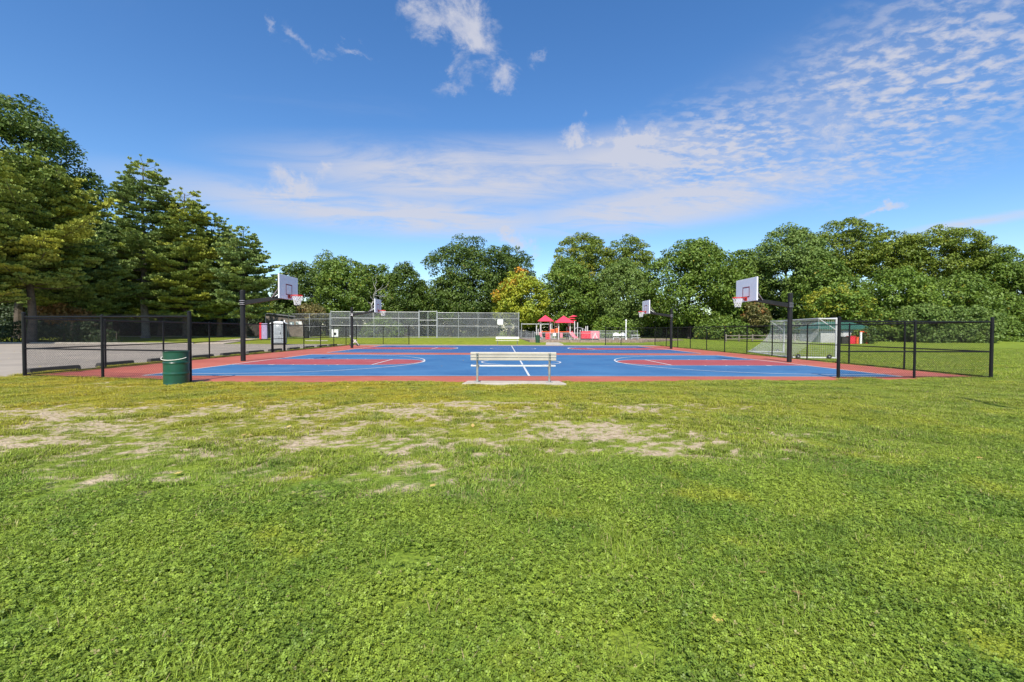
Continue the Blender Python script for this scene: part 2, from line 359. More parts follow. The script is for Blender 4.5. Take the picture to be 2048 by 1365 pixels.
at = me.attributes.new('bare', 'FLOAT', 'POINT'); at.data.foreach_set('value', bare_f(GX, GY).ravel().astype(np.float32))

def grasscolor(t, brightness=1.0):
    """world-position colour field shared by the blades and the turf below"""
    nn = t.nodes.new; lk = t.links.new
    g = nn('ShaderNodeNewGeometry'); pos = g.outputs['Position']
    def nz(sc, det, vec=pos, ro=0.6):
        n = nn('ShaderNodeTexNoise'); n.inputs['Scale'].default_value = sc; n.inputs['Detail'].default_value = det; n.inputs['Roughness'].default_value = ro; lk(vec, n.inputs['Vector']); return n.outputs[0]
    def mr(v, a, b, c=0.0, d=1.0):
        r = nn('ShaderNodeMapRange'); lk(v, r.inputs[0]); r.inputs[1].default_value = a; r.inputs[2].default_value = b; r.inputs[3].default_value = c; r.inputs[4].default_value = d; return r.outputs[0]
    def mixc(f, a, b):
        x = nn('ShaderNodeMix'); x.data_type = 'RGBA'; lk(f, x.inputs['Factor'])
        for k, v in (('A', a), ('B', b)):
            if isinstance(v, tuple): x.inputs[k].default_value = (*[c * brightness for c in v], 1)
            else: lk(v, x.inputs[k])
        return x.outputs['Result']
    def mth(op, a, b):
        n = nn('ShaderNodeMath'); n.operation = op; n.use_clamp = True
        for i, v in enumerate((a, b)):
            if isinstance(v, float): n.inputs[i].default_value = v
            else: lk(v, n.inputs[i])
        return n.outputs[0]
    sx = nn('ShaderNodeSeparateXYZ'); lk(pos, sx.inputs[0])
    base = mixc(mr(nz(0.9, 6), 0.36, 0.64), (0.270, 0.355, 0.040), (0.150, 0.245, 0.029))
    fine = mixc(mr(nz(22, 3), 0.45, 0.8, 0, 0.55), base, (0.385, 0.480, 0.065))
    # sun-worn, yellower turf in the trodden band in front of the court and left of it
    far = mr(sx.outputs[1], 4.6, 8.5); leftw = mr(sx.outputs[0], 9.0, -3.0, 0.25, 1.0)
    band = mth('MULTIPLY', mth('MULTIPLY', far, leftw), mr(nz(0.55, 6, ro=0.7), 0.24, 0.58))
    nofar = mr(sx.outputs[1], 60.0, 13.5, 0.3, 1.0)
    yel = mixc(mth('MULTIPLY', band, nofar), fine, (0.440, 0.375, 0.030))
    spot = mth('MULTIPLY', mr(nz(0.8, 5), 0.56, 0.68), 0.6)
    spotted = mixc(spot, yel, (0.42, 0.43, 0.04))
    dk = mth('MULTIPLY', mr(nz(1.7, 4), 0.54, 0.66), 0.5)
    return mixc(dk, spotted, (0.100, 0.185, 0.028))
mt = bpy.data.materials.new('turf'); mt.use_nodes = True; t = mt.node_tree; p = t.nodes['Principled BSDF']
gc = grasscolor(t, 0.68)
a = t.nodes.new('ShaderNodeAttribute'); a.attribute_name = 'bare'
g = t.nodes.new('ShaderNodeNewGeometry')
sn = t.nodes.new('ShaderNodeTexNoise'); sn.inputs['Scale'].default_value = 9; sn.inputs['Detail'].default_value = 8; sn.inputs['Roughness'].default_value = 0.7; t.links.new(g.outputs['Position'], sn.inputs['Vector'])
soil = t.nodes.new('ShaderNodeMix'); soil.data_type = 'RGBA'; soil.inputs['A'].default_value = (0.29, 0.215, 0.125, 1); soil.inputs['B'].default_value = (0.50, 0.40, 0.275, 1)
sr = t.nodes.new('ShaderNodeMapRange'); sr.inputs[1].default_value = 0.35; sr.inputs[2].default_value = 0.62; t.links.new(sn.outputs[0], sr.inputs[0]); t.links.new(sr.outputs[0], soil.inputs['Factor'])
x = t.nodes.new('ShaderNodeMix'); x.data_type = 'RGBA'; t.links.new(a.outputs['Fac'], x.inputs['Factor']); t.links.new(gc, x.inputs['A']); t.links.new(soil.outputs['Result'], x.inputs['B'])
t.links.new(x.outputs['Result'], p.inputs['Base Color']); p.inputs['Roughness'].default_value = 0.95; p.inputs['Specular IOR Level'].default_value = 0.1
bn = t.nodes.new('ShaderNodeTexNoise'); bn.inputs['Scale'].default_value = 26; bn.inputs['Detail'].default_value = 5; t.links.new(g.outputs['Position'], bn.inputs['Vector'])
b = t.nodes.new('ShaderNodeBump'); b.inputs['Strength'].default_value = 0.9; b.inputs['Distance'].default_value = 0.05; t.links.new(bn.outputs[0], b.inputs['Height']); t.links.new(b.outputs[0], p.inputs['Normal'])
me.materials.append(mt); me.polygons.foreach_set('use_smooth', [True] * len(me.polygons))
lawn = bpy.data.objects.new('lawn', me); COL.objects.link(lawn); tag(lawn, kind='structure')

# parking lot, kerbs, paths
LOT = [(-110, 14.15), (-15.15, 14.15), (-15.15, 46.6), (-23, 47.2), (-31, 47.0), (-110, 46.6)]
tag(MB().prism(LOT, -0.05, 0.006).build('parking_lot', 'asphalt'), kind='structure')
k = MB(); k.box(-110, -31.2, 46.62, 46.80, -0.05, 0.13)
tag(k.build('kerb', 'concrete', bevel=0.02), kind='structure')
tag(MB().prism([(-31.2, 46.9), (-28.4, 47.0), (-33.6, 66), (-36.2, 66)], -0.1, 0.02).add([], []).build('path', 'dirtpath'), kind='structure')
bpy.data.objects['path'].rotation_euler[0] = math.radians(0.95); bpy.data.objects['path'].location[2] = -0.75
tag(MB().prism([(4.4, 46.3), (6.2, 46.3), (6.6, 54.0), (5.2, 54.0)], -0.1, 0.09).build('path', 'concrete'), kind='structure')
tag(MB().prism([(-75, 70), (-34, 70), (-34, 71.6), (-75, 71.6)], 0.0, 0.37).build('path', 'dirtpath'), kind='structure')
tag(MB().prism([(3.2, 53.5), (16.5, 53.5), (24, 60), (24, 68), (2.0, 68)], -0.1, 0.36).build('playground_ground', 'chips'), kind='structure')

# ------------------------------------------------------------------ court
X0, X1, CX = -11.2, 12.9, 0.85
SLAB = [(-14.75, 14.2), (-8.75, 12.72), (0, 12.86), (8.9, 13.4), (15.5, 14.0), (15.5, 43.75), (-14.75, 43.75)]
court = tag(MB().prism(SLAB, -0.1, 0.014).build('court_surface', 'courtred'), kind='structure')
tag(MB().prism([(-15.0, 43.75), (15.6, 43.75), (15.6, 46.1), (6.5, 46.25), (-15.0, 46.2)], -0.1, 0.010).build('asphalt_strip', 'greystrip'), kind='structure')
ZB, ZK, ZL = 0.018, 0.022, 0.026
def arc(cx, cy, r, a0, a1, n=40):
    return [(cx + r * math.cos(a0 + (a1 - a0) * i / n), cy + r * math.sin(a0 + (a1 - a0) * i / n)) for i in range(n + 1)]
def strip(pts, w, z, name='white_line', material='line', closed=False):
    b = MB(); n = len(pts); vs = []
    for i, (x, y) in enumerate(pts):
        if closed: p, q = pts[i - 1], pts[(i + 1) % n]
        else: p, q = pts[max(i - 1, 0)], pts[min(i + 1, n - 1)]
        dx_, dy_ = q[0] - p[0], q[1] - p[1]; l = math.hypot(dx_, dy_) or 1
        ox, oy = -dy_ / l * w / 2, dx_ / l * w / 2
        vs += [(x + ox, y + oy, z), (x - ox, y - oy, z)]
    fs = [(2 * i, 2 * i + 1, (2 * i + 3), (2 * i + 2)) for i in range(n - 1)]
    if closed: fs.append((2 * n - 2, 2 * n - 1, 1, 0))
    return b.add(vs, fs).build(name, material, court)
def rect(x0, x1, y0, y1): return [(x0, y0), (x1, y0), (x1, y1), (x0, y1)]
def half_court_marks(Y0, Y1, yc, blue):
    MB().sheet(rect(X0, X1, Y0, Y1), ZB).build('blue_field', blue, court)
    lw = 0.06
    for (a_, b_) in (((X0, Y0), (X1, Y0)), ((X0, Y1), (X1, Y1))):
        MB().sheet(rect(a_[0] - lw / 2, b_[0] + lw / 2, a_[1] - lw / 2, a_[1] + lw / 2), ZL).build('side_line', 'line', court)
    for xx in (X0, X1): MB().sheet(rect(xx - 0.04, xx + 0.04, Y0 + lw / 2, Y1 - lw / 2), ZL).build('base_line', 'line', court)
    MB().sheet(rect(CX - 0.036, CX + 0.036, Y0 + lw / 2, Y1 - lw / 2), ZL + 0.0012).build('centre_line', 'line', court)
    strip(arc(CX, yc, 1.8, 0, 2 * math.pi, 48)[:-1], 0.07, ZL, 'centre_circle', closed=True)
    for s, xb in ((1, X0), (-1, X1)):
        ft = xb + s * 5.78; hw = 1.84
        key = [(xb, yc - hw)] + [(ft + s * hw * math.cos(t_), yc + hw * math.sin(t_)) for t_ in np.linspace(-math.pi / 2, math.pi / 2, 24)] + [(xb, yc + hw)]
        if s < 0: key = key[::-1]
        MB().sheet(key, ZK).build('key_paint', 'keyred', court)
        for sg in (-1, 1):
            MB().sheet(rect(min(xb, ft), max(xb, ft), yc + sg * hw - 0.03, yc + sg * hw + 0.03), ZL).build('lane_line', 'line', court)
            for dxm in (1.7, 2.6, 3.5, 4.4):
                xm = xb + s * dxm; w_ = 0.25 if dxm < 2 else 0.07
                MB().sheet(rect(xm - w_ / 2, xm + w_ / 2, yc + sg * (hw + 0.10) - 0.07, yc + sg * (hw + 0.10) + 0.07), ZL + 0.0012).build('lane_mark', 'line', court)
        MB().sheet(rect(ft - 0.035, ft + 0.035, yc - hw + 0.03, yc + hw - 0.03), ZL + 0.0024).build('free_throw_line', 'line', court)
        strip([(ft + s * hw * math.cos(t_), yc + hw * math.sin(t_)) for t_ in np.linspace(-math.pi / 2, math.pi / 2, 28)], 0.06, ZL + 0.0036, 'key_arc')
        hc = xb + s * 1.75; R = 5.82
        pts = [(xb, yc - R)] + [(hc + s * R * math.cos(t_), yc + R * math.sin(t_)) for t_ in np.linspace(-math.pi / 2, math.pi / 2, 50)] + [(xb, yc + R)]
        strip(pts, 0.07, ZL + 0.0048, 'three_point_line')
half_court_marks(14.42, 27.1, 20.85, 'courtblue')
half_court_marks(29.35, 43.2, 36.6, 'courtblue2')

# ------------------------------------------------------------------ chain-link fences
def link_mesh(name, a, b, z0, z1, pitch, r, material, parent, za=0.0, zb=0.0):
    """diagonal wires of one bay between posts a and b"""
    a = np.array(a, float); b = np.array(b, float); Ln = float(np.hypot(*(b - a))); u = (b - a) / Ln; nrm = np.array([-u[1], u[0]]); H = z1 - z0
    n = int((Ln + H) / pitch) + 1
    P = []; Q = []
    for sgn in (1, -1):
        for i in range(1, n):
            s0 = i * pitch - H if sgn > 0 else i * pitch; s1 = s0 + sgn * H
            lo, hi = (s0, s1) if sgn > 0 else (s0, s1)
            t0, t1 = 0.0, 1.0
            for bound in (0.0, Ln):
                pass
            # clip to 0..Ln
            ds = s1 - s0
            ta = (0 - s0) / ds; tb = (Ln - s0) / ds
            t0 = max(0.0, min(ta, tb)); t1 = min(1.0, max(ta, tb))
            if t1 - t0 < 1e-3: continue
            P.append((s0 + ds * t0, z0 + H * t0, sgn)); Q.append((s0 + ds * t1, z0 + H * t1, sgn))
    P = np.array(P); Q = np.array(Q)
    def w(p, off): # to world
        xy = a + p[:, :1] * u; z = p[:, 1] + za + (zb - za) * p[:, 0] / Ln
        return np.stack([xy[:, 0] + nrm[0] * off, xy[:, 1] + nrm[1] * off, z], 1)
    o = P[:, 2] * r * 0.6
    A = w(P, o); B = w(Q, o)
    d = B - A; d /= np.linalg.norm(d, axis=1)[:, None]; s1 = np.array([nrm[0], nrm[1], 0])[None].repeat(len(A), 0); s2 = np.cross(d, s1)
    ang = [0, 2 * math.pi / 3, 4 * math.pi / 3]; ringA = [A + r * (math.cos(t_) * s1 + math.sin(t_) * s2) for t_ in ang]; ringB = [B + r * (math.cos(t_) * s1 + math.sin(t_) * s2) for t_ in ang]
    quads = [np.stack([ringA[k_], ringA[(k_ + 1) % 3], ringB[(k_ + 1) % 3], ringB[k_]], 1) for k_ in range(3)]
    return np_mesh(name, np.concatenate(quads).reshape(-1, 3), 4, material, parent=parent)
def fence(name, label, posts, h, group=None, pr=0.032, er=0.042, mt_='black', wm_='wireblack', pitch=0.075, wr=0.0019, mid=True, mesh=True, over=0.05, ends=(True, True), nopost=(), rail_r=0.023, cat='fence', skip=(), bottom=0.05, extra_rails=()):
    root = empty(name, (0, 0, 0), label=label, cat=cat, group=group)
    zz = [float(gz(*p)) for p in posts]
    for i, (x, y) in enumerate(posts):
        if i in nopost: continue
        e = (i == 0 and ends[0]) or (i == len(posts) - 1 and ends[1])
        r_ = er if e else pr; hh = h + (0.09 if e else 0.0)
        MB().tube((x, y, zz[i] - 0.1), (x, y, zz[i] + hh), r_, 10).lathe([(r_ * 1.15, zz[i] + hh), (r_ * 1.1, zz[i] + hh + 0.02), (0.004, zz[i] + hh + 0.05)], 10, (x, y)).build('post', mt_, root, smooth=True)
    for i in range(len(posts) - 1):
        if i in skip: continue
        a_, b_ = posts[i], posts[i + 1]
        MB().tube((*a_, zz[i] + h - 0.02), (*b_, zz[i + 1] + h - 0.02), rail_r, 8).build('top_rail', mt_, root, smooth=True)
        if mid: MB().tube((*a_, zz[i] + h * 0.47), (*b_, zz[i + 1] + h * 0.47), rail_r * 0.9, 8).build('mid_rail', mt_, root, smooth=True)
        for er_ in extra_rails: MB().tube((*a_, zz[i] + er_), (*b_, zz[i + 1] + er_), rail_r * 0.9, 8).build('mid_rail', mt_, root, smooth=True)
        MB().tube((*a_, zz[i] + bottom), (*b_, zz[i + 1] + bottom), rail_r * 0.7, 6).build('bottom_rail', mt_, root, smooth=True)
        if mesh: link_mesh('chain_mesh', a_, b_, 0.03, h + over, pitch, wr, wm_, root, zz[i], zz[i + 1])
    return root
GB = 'black chain-link fence runs around the court'
FX, FR = -14.72, 15.45
fence('chain_link_fence', 'black chain-link fence panel beside the green barrel, end of court by parking lot', [(-14.60, 14.22), (-11.62, 13.48), (-8.66, 12.80)], 1.84, GB, pr=0.036, er=0.048, wr=0.0020, pitch=0.075)
fence('chain_link_fence', 'black chain-link fence panel on lawn side, opposite end from the green barrel', [(10.47, 13.98), (12.92, 14.02), (15.36, 14.0)], 1.80, GB, pr=0.036, er=0.048, wr=0.0020, pitch=0.075)
LY = [14.3, 17.2, 20.1, 23.2, 26.2, 29.4]
fence('chain_link_fence', 'black chain-link fence along the parking wheel stops, up to the gate', [(FX, y) for y in LY], 1.80, GB, nopost=(0,))
fence('chain_link_gate', 'narrow black chain-link gate in fence beside grey portable toilet', [(FX, 29.55), (FX, 31.0)], 1.86, None, pitch=0.075, cat='gate')
fence('chain_link_fence', 'black chain-link fence from the gate past the portable toilet to the corner', [(FX, y) for y in (31.15, 34.1, 37.2, 40.1, 43.2, 46.3)], 1.80, GB)
fence('chain_link_fence', 'short black chain-link fence in front of the tall grey tennis fence', [(FX + 0.1, 46.45), (-12.1, 46.5), (-9.5, 46.5)], 1.80, GB, nopost=(0,))
fence('chain_link_fence', 'long black chain-link fence between court and soccer goal', [(FR, y) for y in (14.03, 17.2, 20.0, 22.8, 25.8, 28.5, 31.4, 34.2, 37.2, 39.9, 42.7, 45.9)], 1.80, GB, nopost=(0,))
fence('chain_link_fence', 'short black chain-link fence facing the white picnic seats and white post', [(FR - 0.1, 46.05), (12.05, 46.1), (10.45, 46.1)], 1.80, GB, nopost=(0,))

# ------------------------------------------------------------------ basketball hoops
def make_hoop():
    r = empty('basketball_hoop', (0, 0, 0))
    MB().tube((0, 0, -0.2), (0, 0, 3.26), 0.105, 20).lathe([(0.105, 3.26), (0.1, 3.275), (0.002, 3.285)], 20).build('pole', 'polepaint', r, smooth=True)
    for z in (2.62, 2.70, 2.79):
        c = MB().lathe([(0.106, z - 0.016), (0.128, z - 0.016), (0.128, z + 0.016), (0.106, z + 0.016)], 20).build('clamp_band', 'polepaint', r, smooth=True)
        for yy in (-0.14, 0.14): MB().tube((-0.03, yy, z), (0.13, yy, z), 0.011, 8).build('bolt', 'steel', c)
        for ang in (-2.2, -1.2, -0.6, 1.2, 2.2): MB().tube((0.125 * math.cos(ang), 0.125 * math.sin(ang), z), (0.145 * math.cos(ang), 0.145 * math.sin(ang), z), 0.014, 6).build('bolt', 'steel', c)
    a_ = MB()                      # rising box-section arm
    def sec(x, z, hy, hz): return [(x, -hy, z - hz), (x, hy, z - hz), (x, hy, z + hz), (x, -hy, z + hz)]
    a_.add(sec(0.11, 2.70, 0.065, 0.10) + sec(1.92, 2.98, 0.06, 0.075), [(0, 1, 5, 4), (1, 2, 6, 5), (2, 3, 7, 6), (3, 0, 4, 7), (3, 2, 1, 0), (4, 5, 6, 7)])
    a_.build('arm', 'polepaint', r, bevel=0.008)
    MB().box(1.90, 2.06, -0.09, 0.09, 2.86, 3.08).build('arm_bracket', 'polepaint', r)
    for s in (-1, 1): MB().tube((1.35, s * 0.06, 2.93), (2.06, s * 0.55, 3.55), 0.022, 8).build('brace', 'galv', r, smooth=True)
    bd = MB().box(2.06, 2.115, -0.915, 0.915, 2.86, 3.93).build('backboard', 'board', r, bevel=0.008)
    k_ = MB()
    for (y0, y1, z0, z1) in ((-0.305, 0.305, 3.50, 3.55), (-0.305, 0.305, 3.05, 3.10), (-0.305, -0.255, 3.10, 3.50), (0.255, 0.305, 3.10, 3.50)):
        k_.box(2.114, 2.118, y0, y1, z0, z1)
    k_.build('target_square', 'boardmark', bd)
    rm = MB(); rm.ring((2.115 + 0.15 + 0.23, 0, 3.05), 0.23, 0.012, 28, 6); rm.ring((2.115 + 0.15 + 0.23, 0, 3.022), 0.225, 0.007, 28, 5)
    rm.box(2.116, 2.29, -0.085, 0.085, 3.028, 3.055); rm.box(2.116, 2.126, -0.11, 0.11, 2.90, 3.06)
    rm.add([(2.12, -0.09, 2.90), (2.12, 0.09, 2.90), (2.29, 0.07, 3.03), (2.29, -0.07, 3.03)], [(0, 1, 2, 3)])
    rim = rm.build('rim', 'rim', r, smooth=True)
    n_ = MB(); nn_ = 12; cx = 2.495
    def rad(z): return 0.222 - 0.085 * sstep(0, 1, np.array(z)) 
    lv = 5
    for i in range(nn_):
        for sg in (-1, 1):
            pts = []
            for j in range(lv + 1):
                t_ = 2 * math.pi * (i + sg * j * 0.5) / nn_; rr = 0.222 - 0.10 * (j / lv) ** 0.8; pts.append((cx + rr * math.cos(t_), rr * math.sin(t_), 3.02 - 0.42 * j / lv))
            n_.path(pts, 0.006, 4)
    n_.build('net', 'net', rim)
    return r
hoop = make_hoop()
hl = [(-11.95, 21.25, 0, 'basketball hoop over parking-side key of the court nearest the bench pad'),
      (13.55, 21.25, math.pi, 'basketball hoop beside soccer goal, on the court nearest the bench pad'),
      (-12.1, 36.9, 0, 'basketball hoop before tennis fence, stroller at its pole base'),
      (13.75, 36.9, math.pi, 'basketball hoop on playground-end court, on its soccer-lawn side')]
for i, (x, y, a_, lb) in enumerate(hl):
    o = hoop if i == 0 else dup(hoop)
    o.location = (x, y, 0); o.rotation_euler[2] = a_; tag(o, lb, 'basketball hoop', 'basketball hoops on the two courts')

# ------------------------------------------------------------------ benches
def make_bench(front):
    r = empty('bench', (0, 0, 0)); Lh = 1.17
    m_ = 'bench' if front else 'benchw'
    for z0, z1, yy in ((0.60, 0.672, -0.03), (0.678, 0.748, -0.045), (0.754, 0.83, -0.06)):
        MB().box(-Lh, Lh, yy - 0.02, yy + 0.02, z0, z1).build('back_slat', m_, r, bevel=0.012)
    for y0, y1 in ((0.07, 0.185), (0.195, 0.31)):
        MB().box(-Lh, Lh, y0, y1, 0.425, 0.465).build('seat_slat', 'benchseat' if front else m_, r, bevel=0.010)
    for s in (-1, 1):
        x = s * 0.985
        MB().tube((x, -0.02, 0.02), (x, -0.035, 0.45), 0.031, 12).tube((x, -0.035, 0.45), (x, -0.10, 0.81), 0.029, 12).build('leg', 'leg', r, smooth=True)
        MB().box(x - 0.03, x + 0.03, -0.03, 0.28, 0.385, 0.424).build('seat_bracket', 'leg', r, bevel=0.006)
        MB().tube((x, 0.24, 0.39), (x, -0.01, 0.16), 0.018, 8).build('brace', 'leg', r, smooth=True)
        MB().box(x - 0.09, x + 0.09, -0.09, 0.05, 0.0, 0.014).build('foot_plate', 'leg', r)
        for z in (0.64, 0.715, 0.79): MB().tube((x, -0.075 - (z - 0.45) * 0.18, z), (x, -0.115 - (z - 0.45) * 0.18, z), 0.014, 6).build('bolt', 'steel', r)
    return r
b1 = make_bench(True); b1.location = (0.30, 12.46, 0.045)
tag(b1, 'cream slatted bench on concrete pad, seen from behind at the grass edge', 'bench')
b2 = make_bench(False); b2.location = (xat(1015, 45.5), 45.6, 0.012); b2.rotation_euler[2] = math.pi
tag(b2, 'cream slatted bench on grey strip, facing the court before the tennis fence', 'bench')
pad = MB().prism([(-1.08, 12.18), (1.72, 12.18), (1.60, 12.84), (-0.98, 12.84)], -0.08, 0.045).build('concrete_pad', 'concrete', bevel=0.012)
tag(pad, kind='structure')
tag(MB().box(b2.location.x - 1.55, b2.location.x + 1.5, 45.3, 46.0, -0.05, 0.0135).build('concrete_pad', 'concrete'), kind='structure')

# ------------------------------------------------------------------ barrel
def make_barrel():
    r = empty('steel_barrel', (-8.72, 12.36, 0.0), rz=0.4, label='dented green steel barrel with white rope handle, against black fence end post', cat='barrel')
    prof = [(0.0, 0.015), (0.275, 0.012), (0.290, 0.0), (0.296, 0.012), (0.290, 0.03)]
    for z in np.linspace(0.04, 0.86, 42):
        rr = 0.288 + 0.014 * math.exp(-((z - 0.29) / 0.018) ** 2) + 0.014 * math.exp(-((z - 0.58) / 0.018) ** 2); prof.append((rr, z))
    prof += [(0.290, 0.868), (0.298, 0.872), (0.300, 0.882), (0.292, 0.888), (0.282, 0.880), (0.280, 0.83), (0.280, 0.40), (0.0, 0.39)]
    b_ = MB().lathe(prof, 56)
    out = []
    for x, y, z in b_.v:
        th = math.atan2(y, x); rr = math.hypot(x, y)
        f = sstep(0.35, 0.88, np.array(z)).item()
        rr *= 1 - 0.045 * f * max(0, math.cos(th + 1.1)) ** 3 + 0.02 * f * math.cos(2 * th + 0.5) + 0.006 * math.sin(5 * th + 9 * z) * min(1, z * 4)
        out.append((rr * math.cos(th), rr * math.sin(th), z - 0.022 * f * (0.5 + 0.5 * math.cos(th - 2.6))))
    b_.v = out; b_.build('drum', 'barrel', r, smooth=True)
    pts = [];                         # rope drooping across the near side
    for i in range(25):
        t_ = i / 24; ang = math.radians(-210 + 185 * t_) - 0.4 + 0.2
        pts.append((0.325 * math.cos(ang), 0.325 * math.sin(ang), 0.80 - 0.10 * math.sin(math.pi * t_) ** 0.8 - 0.08 * t_))
    MB().path(pts, 0.008, 8).build('rope_handle', 'rope', r, smooth=True)
    return r
make_barrel()

# ------------------------------------------------------------------ wheel stops
stops = [(13.9, 15.3), (15.2, 16.95), (17.85, 19.5), (20.4, 22.2), (22.9, 24.6), (25.55, 27.2), (28.1, 29.7), (30.75, 32.4), (33.3, 35.0), (36.0, 37.5), (38.6, 40.2), (41.2, 42.8)]
sm = None
for i, (y0, y1) in enumerate(stops):
    if sm is None:
        b_ = MB(); hl_ = 0.86
        ys_ = [-hl_, -hl_ + 0.06, -0.3, 0.3, hl_ - 0.06, hl_]; vs = []
        for y in ys_:
            hh = 0.135 if abs(y) > hl_ - 0.01 else 0.155
            vs += [(-0.11, y, -0.01), (0.11, y, -0.01), (0.075, y, hh), (-0.075, y, hh)]
        fs = []
        for j in range(len(ys_) - 1):
            for q in range(4): fs.append((j * 4 + q, j * 4 + (q + 1) % 4, j * 4 + 4 + (q + 1) % 4, j * 4 + 4 + q))
        fs += [(3, 2, 1, 0), tuple(range(len(vs) - 4, len(vs)))]
        o = b_.add(vs, fs).build('wheel_stop', 'stop', bevel=0.012); sm = o
    else: o = sm.copy(); COL.objects.link(o)
    o.location = (-15.52 + RNG.uniform(-0.08, 0.08), (y0 + y1) / 2, 0.006); o.rotation_euler[2] = RNG.uniform(-0.05, 0.05)
    nth = ['', 'first', 'second', 'third', 'fourth', 'fifth', 'sixth', 'seventh', 'eighth', 'ninth', 'tenth', 'eleventh'][i]
    if i == 0: o.location = (-16.75, 14.55, 0.006); o.rotation_euler[2] = math.pi / 2 - 0.05
    tag(o, 'dark wheel stop turned crosswise at the parking lot edge, outside the fence corner post' if i == 0 else nth + ' dark wheel stop from the barrel-side fence corner, along the parking lot', 'wheel stop', 'wheel stops along the fence')

# ------------------------------------------------------------------ portable toilet
pr_ = empty('portable_toilet', (xat(558, 44.8), 44.8, 0.0), rz=math.radians(14), label='grey portable toilet with white roof beside the black fence gate', cat='portable toilet')
MB().box(-0.55, 0.55, -0.55, 0.55, 0.0, 0.16).build('base', 'dark', pr_, bevel=0.02)
MB().box(-0.60, 0.60, -0.60, 0.60, 0.16, 2.05).build('cabin', 'potty', pr_, bevel=0.03)
d_ = MB().box(-0.33, 0.33, -0.635, -0.604, 0.24, 2.10).build('door', 'pottyd', pr_, bevel=0.015)
MB().box(-0.27, 0.27, -0.648, -0.637, 0.98, 1.62).build('door_panel', 'potty', d_, bevel=0.01)
MB().box(-0.27, 0.27, -0.648, -0.637, 0.34, 0.88).build('door_panel', 'potty', d_, bevel=0.01)
MB().box(0.23, 0.29, -0.67, -0.637, 1.05, 1.22).build('door_handle', 'dark', d_)
e_ = MB(); pts = [(0.13 * math.cos(t_), 1.86 + 0.075 * math.sin(t_)) for t_ in np.linspace(0, 2 * math.pi, 25)[:-1]]
e_.add([(x, -0.642, z) for x, z in pts] + [(x, -0.636, z) for x, z in pts], [tuple(range(24))] + [(i, (i + 1) % 24, 24 + (i + 1) % 24, 24 + i) for i in range(24)]); e_.build('oval_sign', 'white', d_)
rf = MB(); nsec = 9; vs = []
for y in (-0.66, -0.4, 0.4, 0.66):
    for j in range(nsec):
        x = -0.68 + 1.36 * j / (nsec - 1); hh = 0.20 * (1 - (abs(x) / 0.68) ** 2.2) * (0.8 if abs(y) > 0.5 else 1.0); vs.append((x, y, 2.06 + hh + 0.03))
rf.add(vs, [(i * nsec + j, i * nsec + j + 1, (i + 1) * nsec + j + 1, (i + 1) * nsec + j) for i in range(3) for j in range(nsec - 1)])
rf.box(-0.68, 0.68, -0.66, 0.66, 2.03, 2.088); rf.add([vs[j] for j in range(nsec)] + [(-0.68, -0.66, 2.05), (0.68, -0.66, 2.05)], [tuple(range(nsec)) + (nsec + 1, nsec)])
rf.build('roof', 'white', pr_)
MB().tube((0.4, 0.45, 2.05), (0.4, 0.45, 2.42), 0.05, 10).build('vent_pipe', 'white', pr_, smooth=True)

# lavender padded board, bins and notice boards near the tennis fence
q = empty('padded_board', (xat(528, 58), 58.0, float(gz(0, 58))), rz=math.radians(-8), label='lavender board with red padded edge standing behind the portable toilet', cat='board')
MB().box(-0.28, 0.46, -0.10, 0.10, 0.10, 2.05).build('panel', 'lav', q, bevel=0.02)
MB().box(-0.56, -0.285, -0.14, 0.14, 0.05, 2.10).build('red_pad', 'red', q, bevel=0.04)
MB().tube((-0.42, 0.15, -0.1), (-0.42, 0.15, 2.0), 0.04, 8).tube((0.3, 0.15, -0.1), (0.3, 0.15, 1.9), 0.04, 8).build('post', 'galv', q)
def notice(px, y0, y1, w, Y, label, material='white', back=True):
    z1, z0 = zat(px, y0, Y), zat(px, y1, Y); x = xat(px, Y)
    r = empty('notice_sign', (x, Y - 0.07, float(gz(x, Y))), label=label, cat='sign'); g_ = float(gz(x, Y))
    MB().box(-w / 2, w / 2, -0.02, 0.0, z0 - g_, z1 - g_).build('panel', material, r)
    MB().box(-w / 2 + 0.03, w / 2 - 0.03, 0.0, 0.012, z0 - g_ + 0.03, z1 - g_ - 0.03).build('back_plate', 'galv', r)
TF = 67.0
notice(584, 644, 650.5, 0.66, TF, 'small white notice on grey fence above the dark wire basket side')
notice(598, 643.5, 649.5, 0.85, TF, 'pale notice board on grey fence before the wooden barn')
notice(1000.5, 639.5, 649.5, 0.82, TF, 'white notice hung high on the tall grey tennis fence near its playground end')
r = empty('poster_frame', (xat(670, 64), 64.0, float(gz(0, 64))), label='white poster frame with dark square on the grass before tennis fence corner', cat='sign')
MB().box(-0.45, 0.45, -0.04, 0.04, 0.78, 1.22).build('header', 'white', r); MB().box(-0.45, -0.16, -0.04, 0.04, 0.18, 0.779).build('side_panel', 'white', r)
MB().box(0.18, 0.45, -0.04, 0.04, 0.18, 0.779).build('side_panel', 'white', r); MB().box(-0.159, 0.179, -0.03, 0.03, 0.40, 0.778).build('dark_square', 'dark', r); MB().box(-0.159, 0.179, -0.038, 0.038, 0.18, 0.399).build('lower_panel', 'white', r)
MB().tube((-0.3, 0.06, -0.1), (-0.3, 0.06, 1.2), 0.03, 8).tube((0.3, 0.06, -0.1), (0.3, 0.06, 1.2), 0.03, 8).build('stake', 'galv', r)
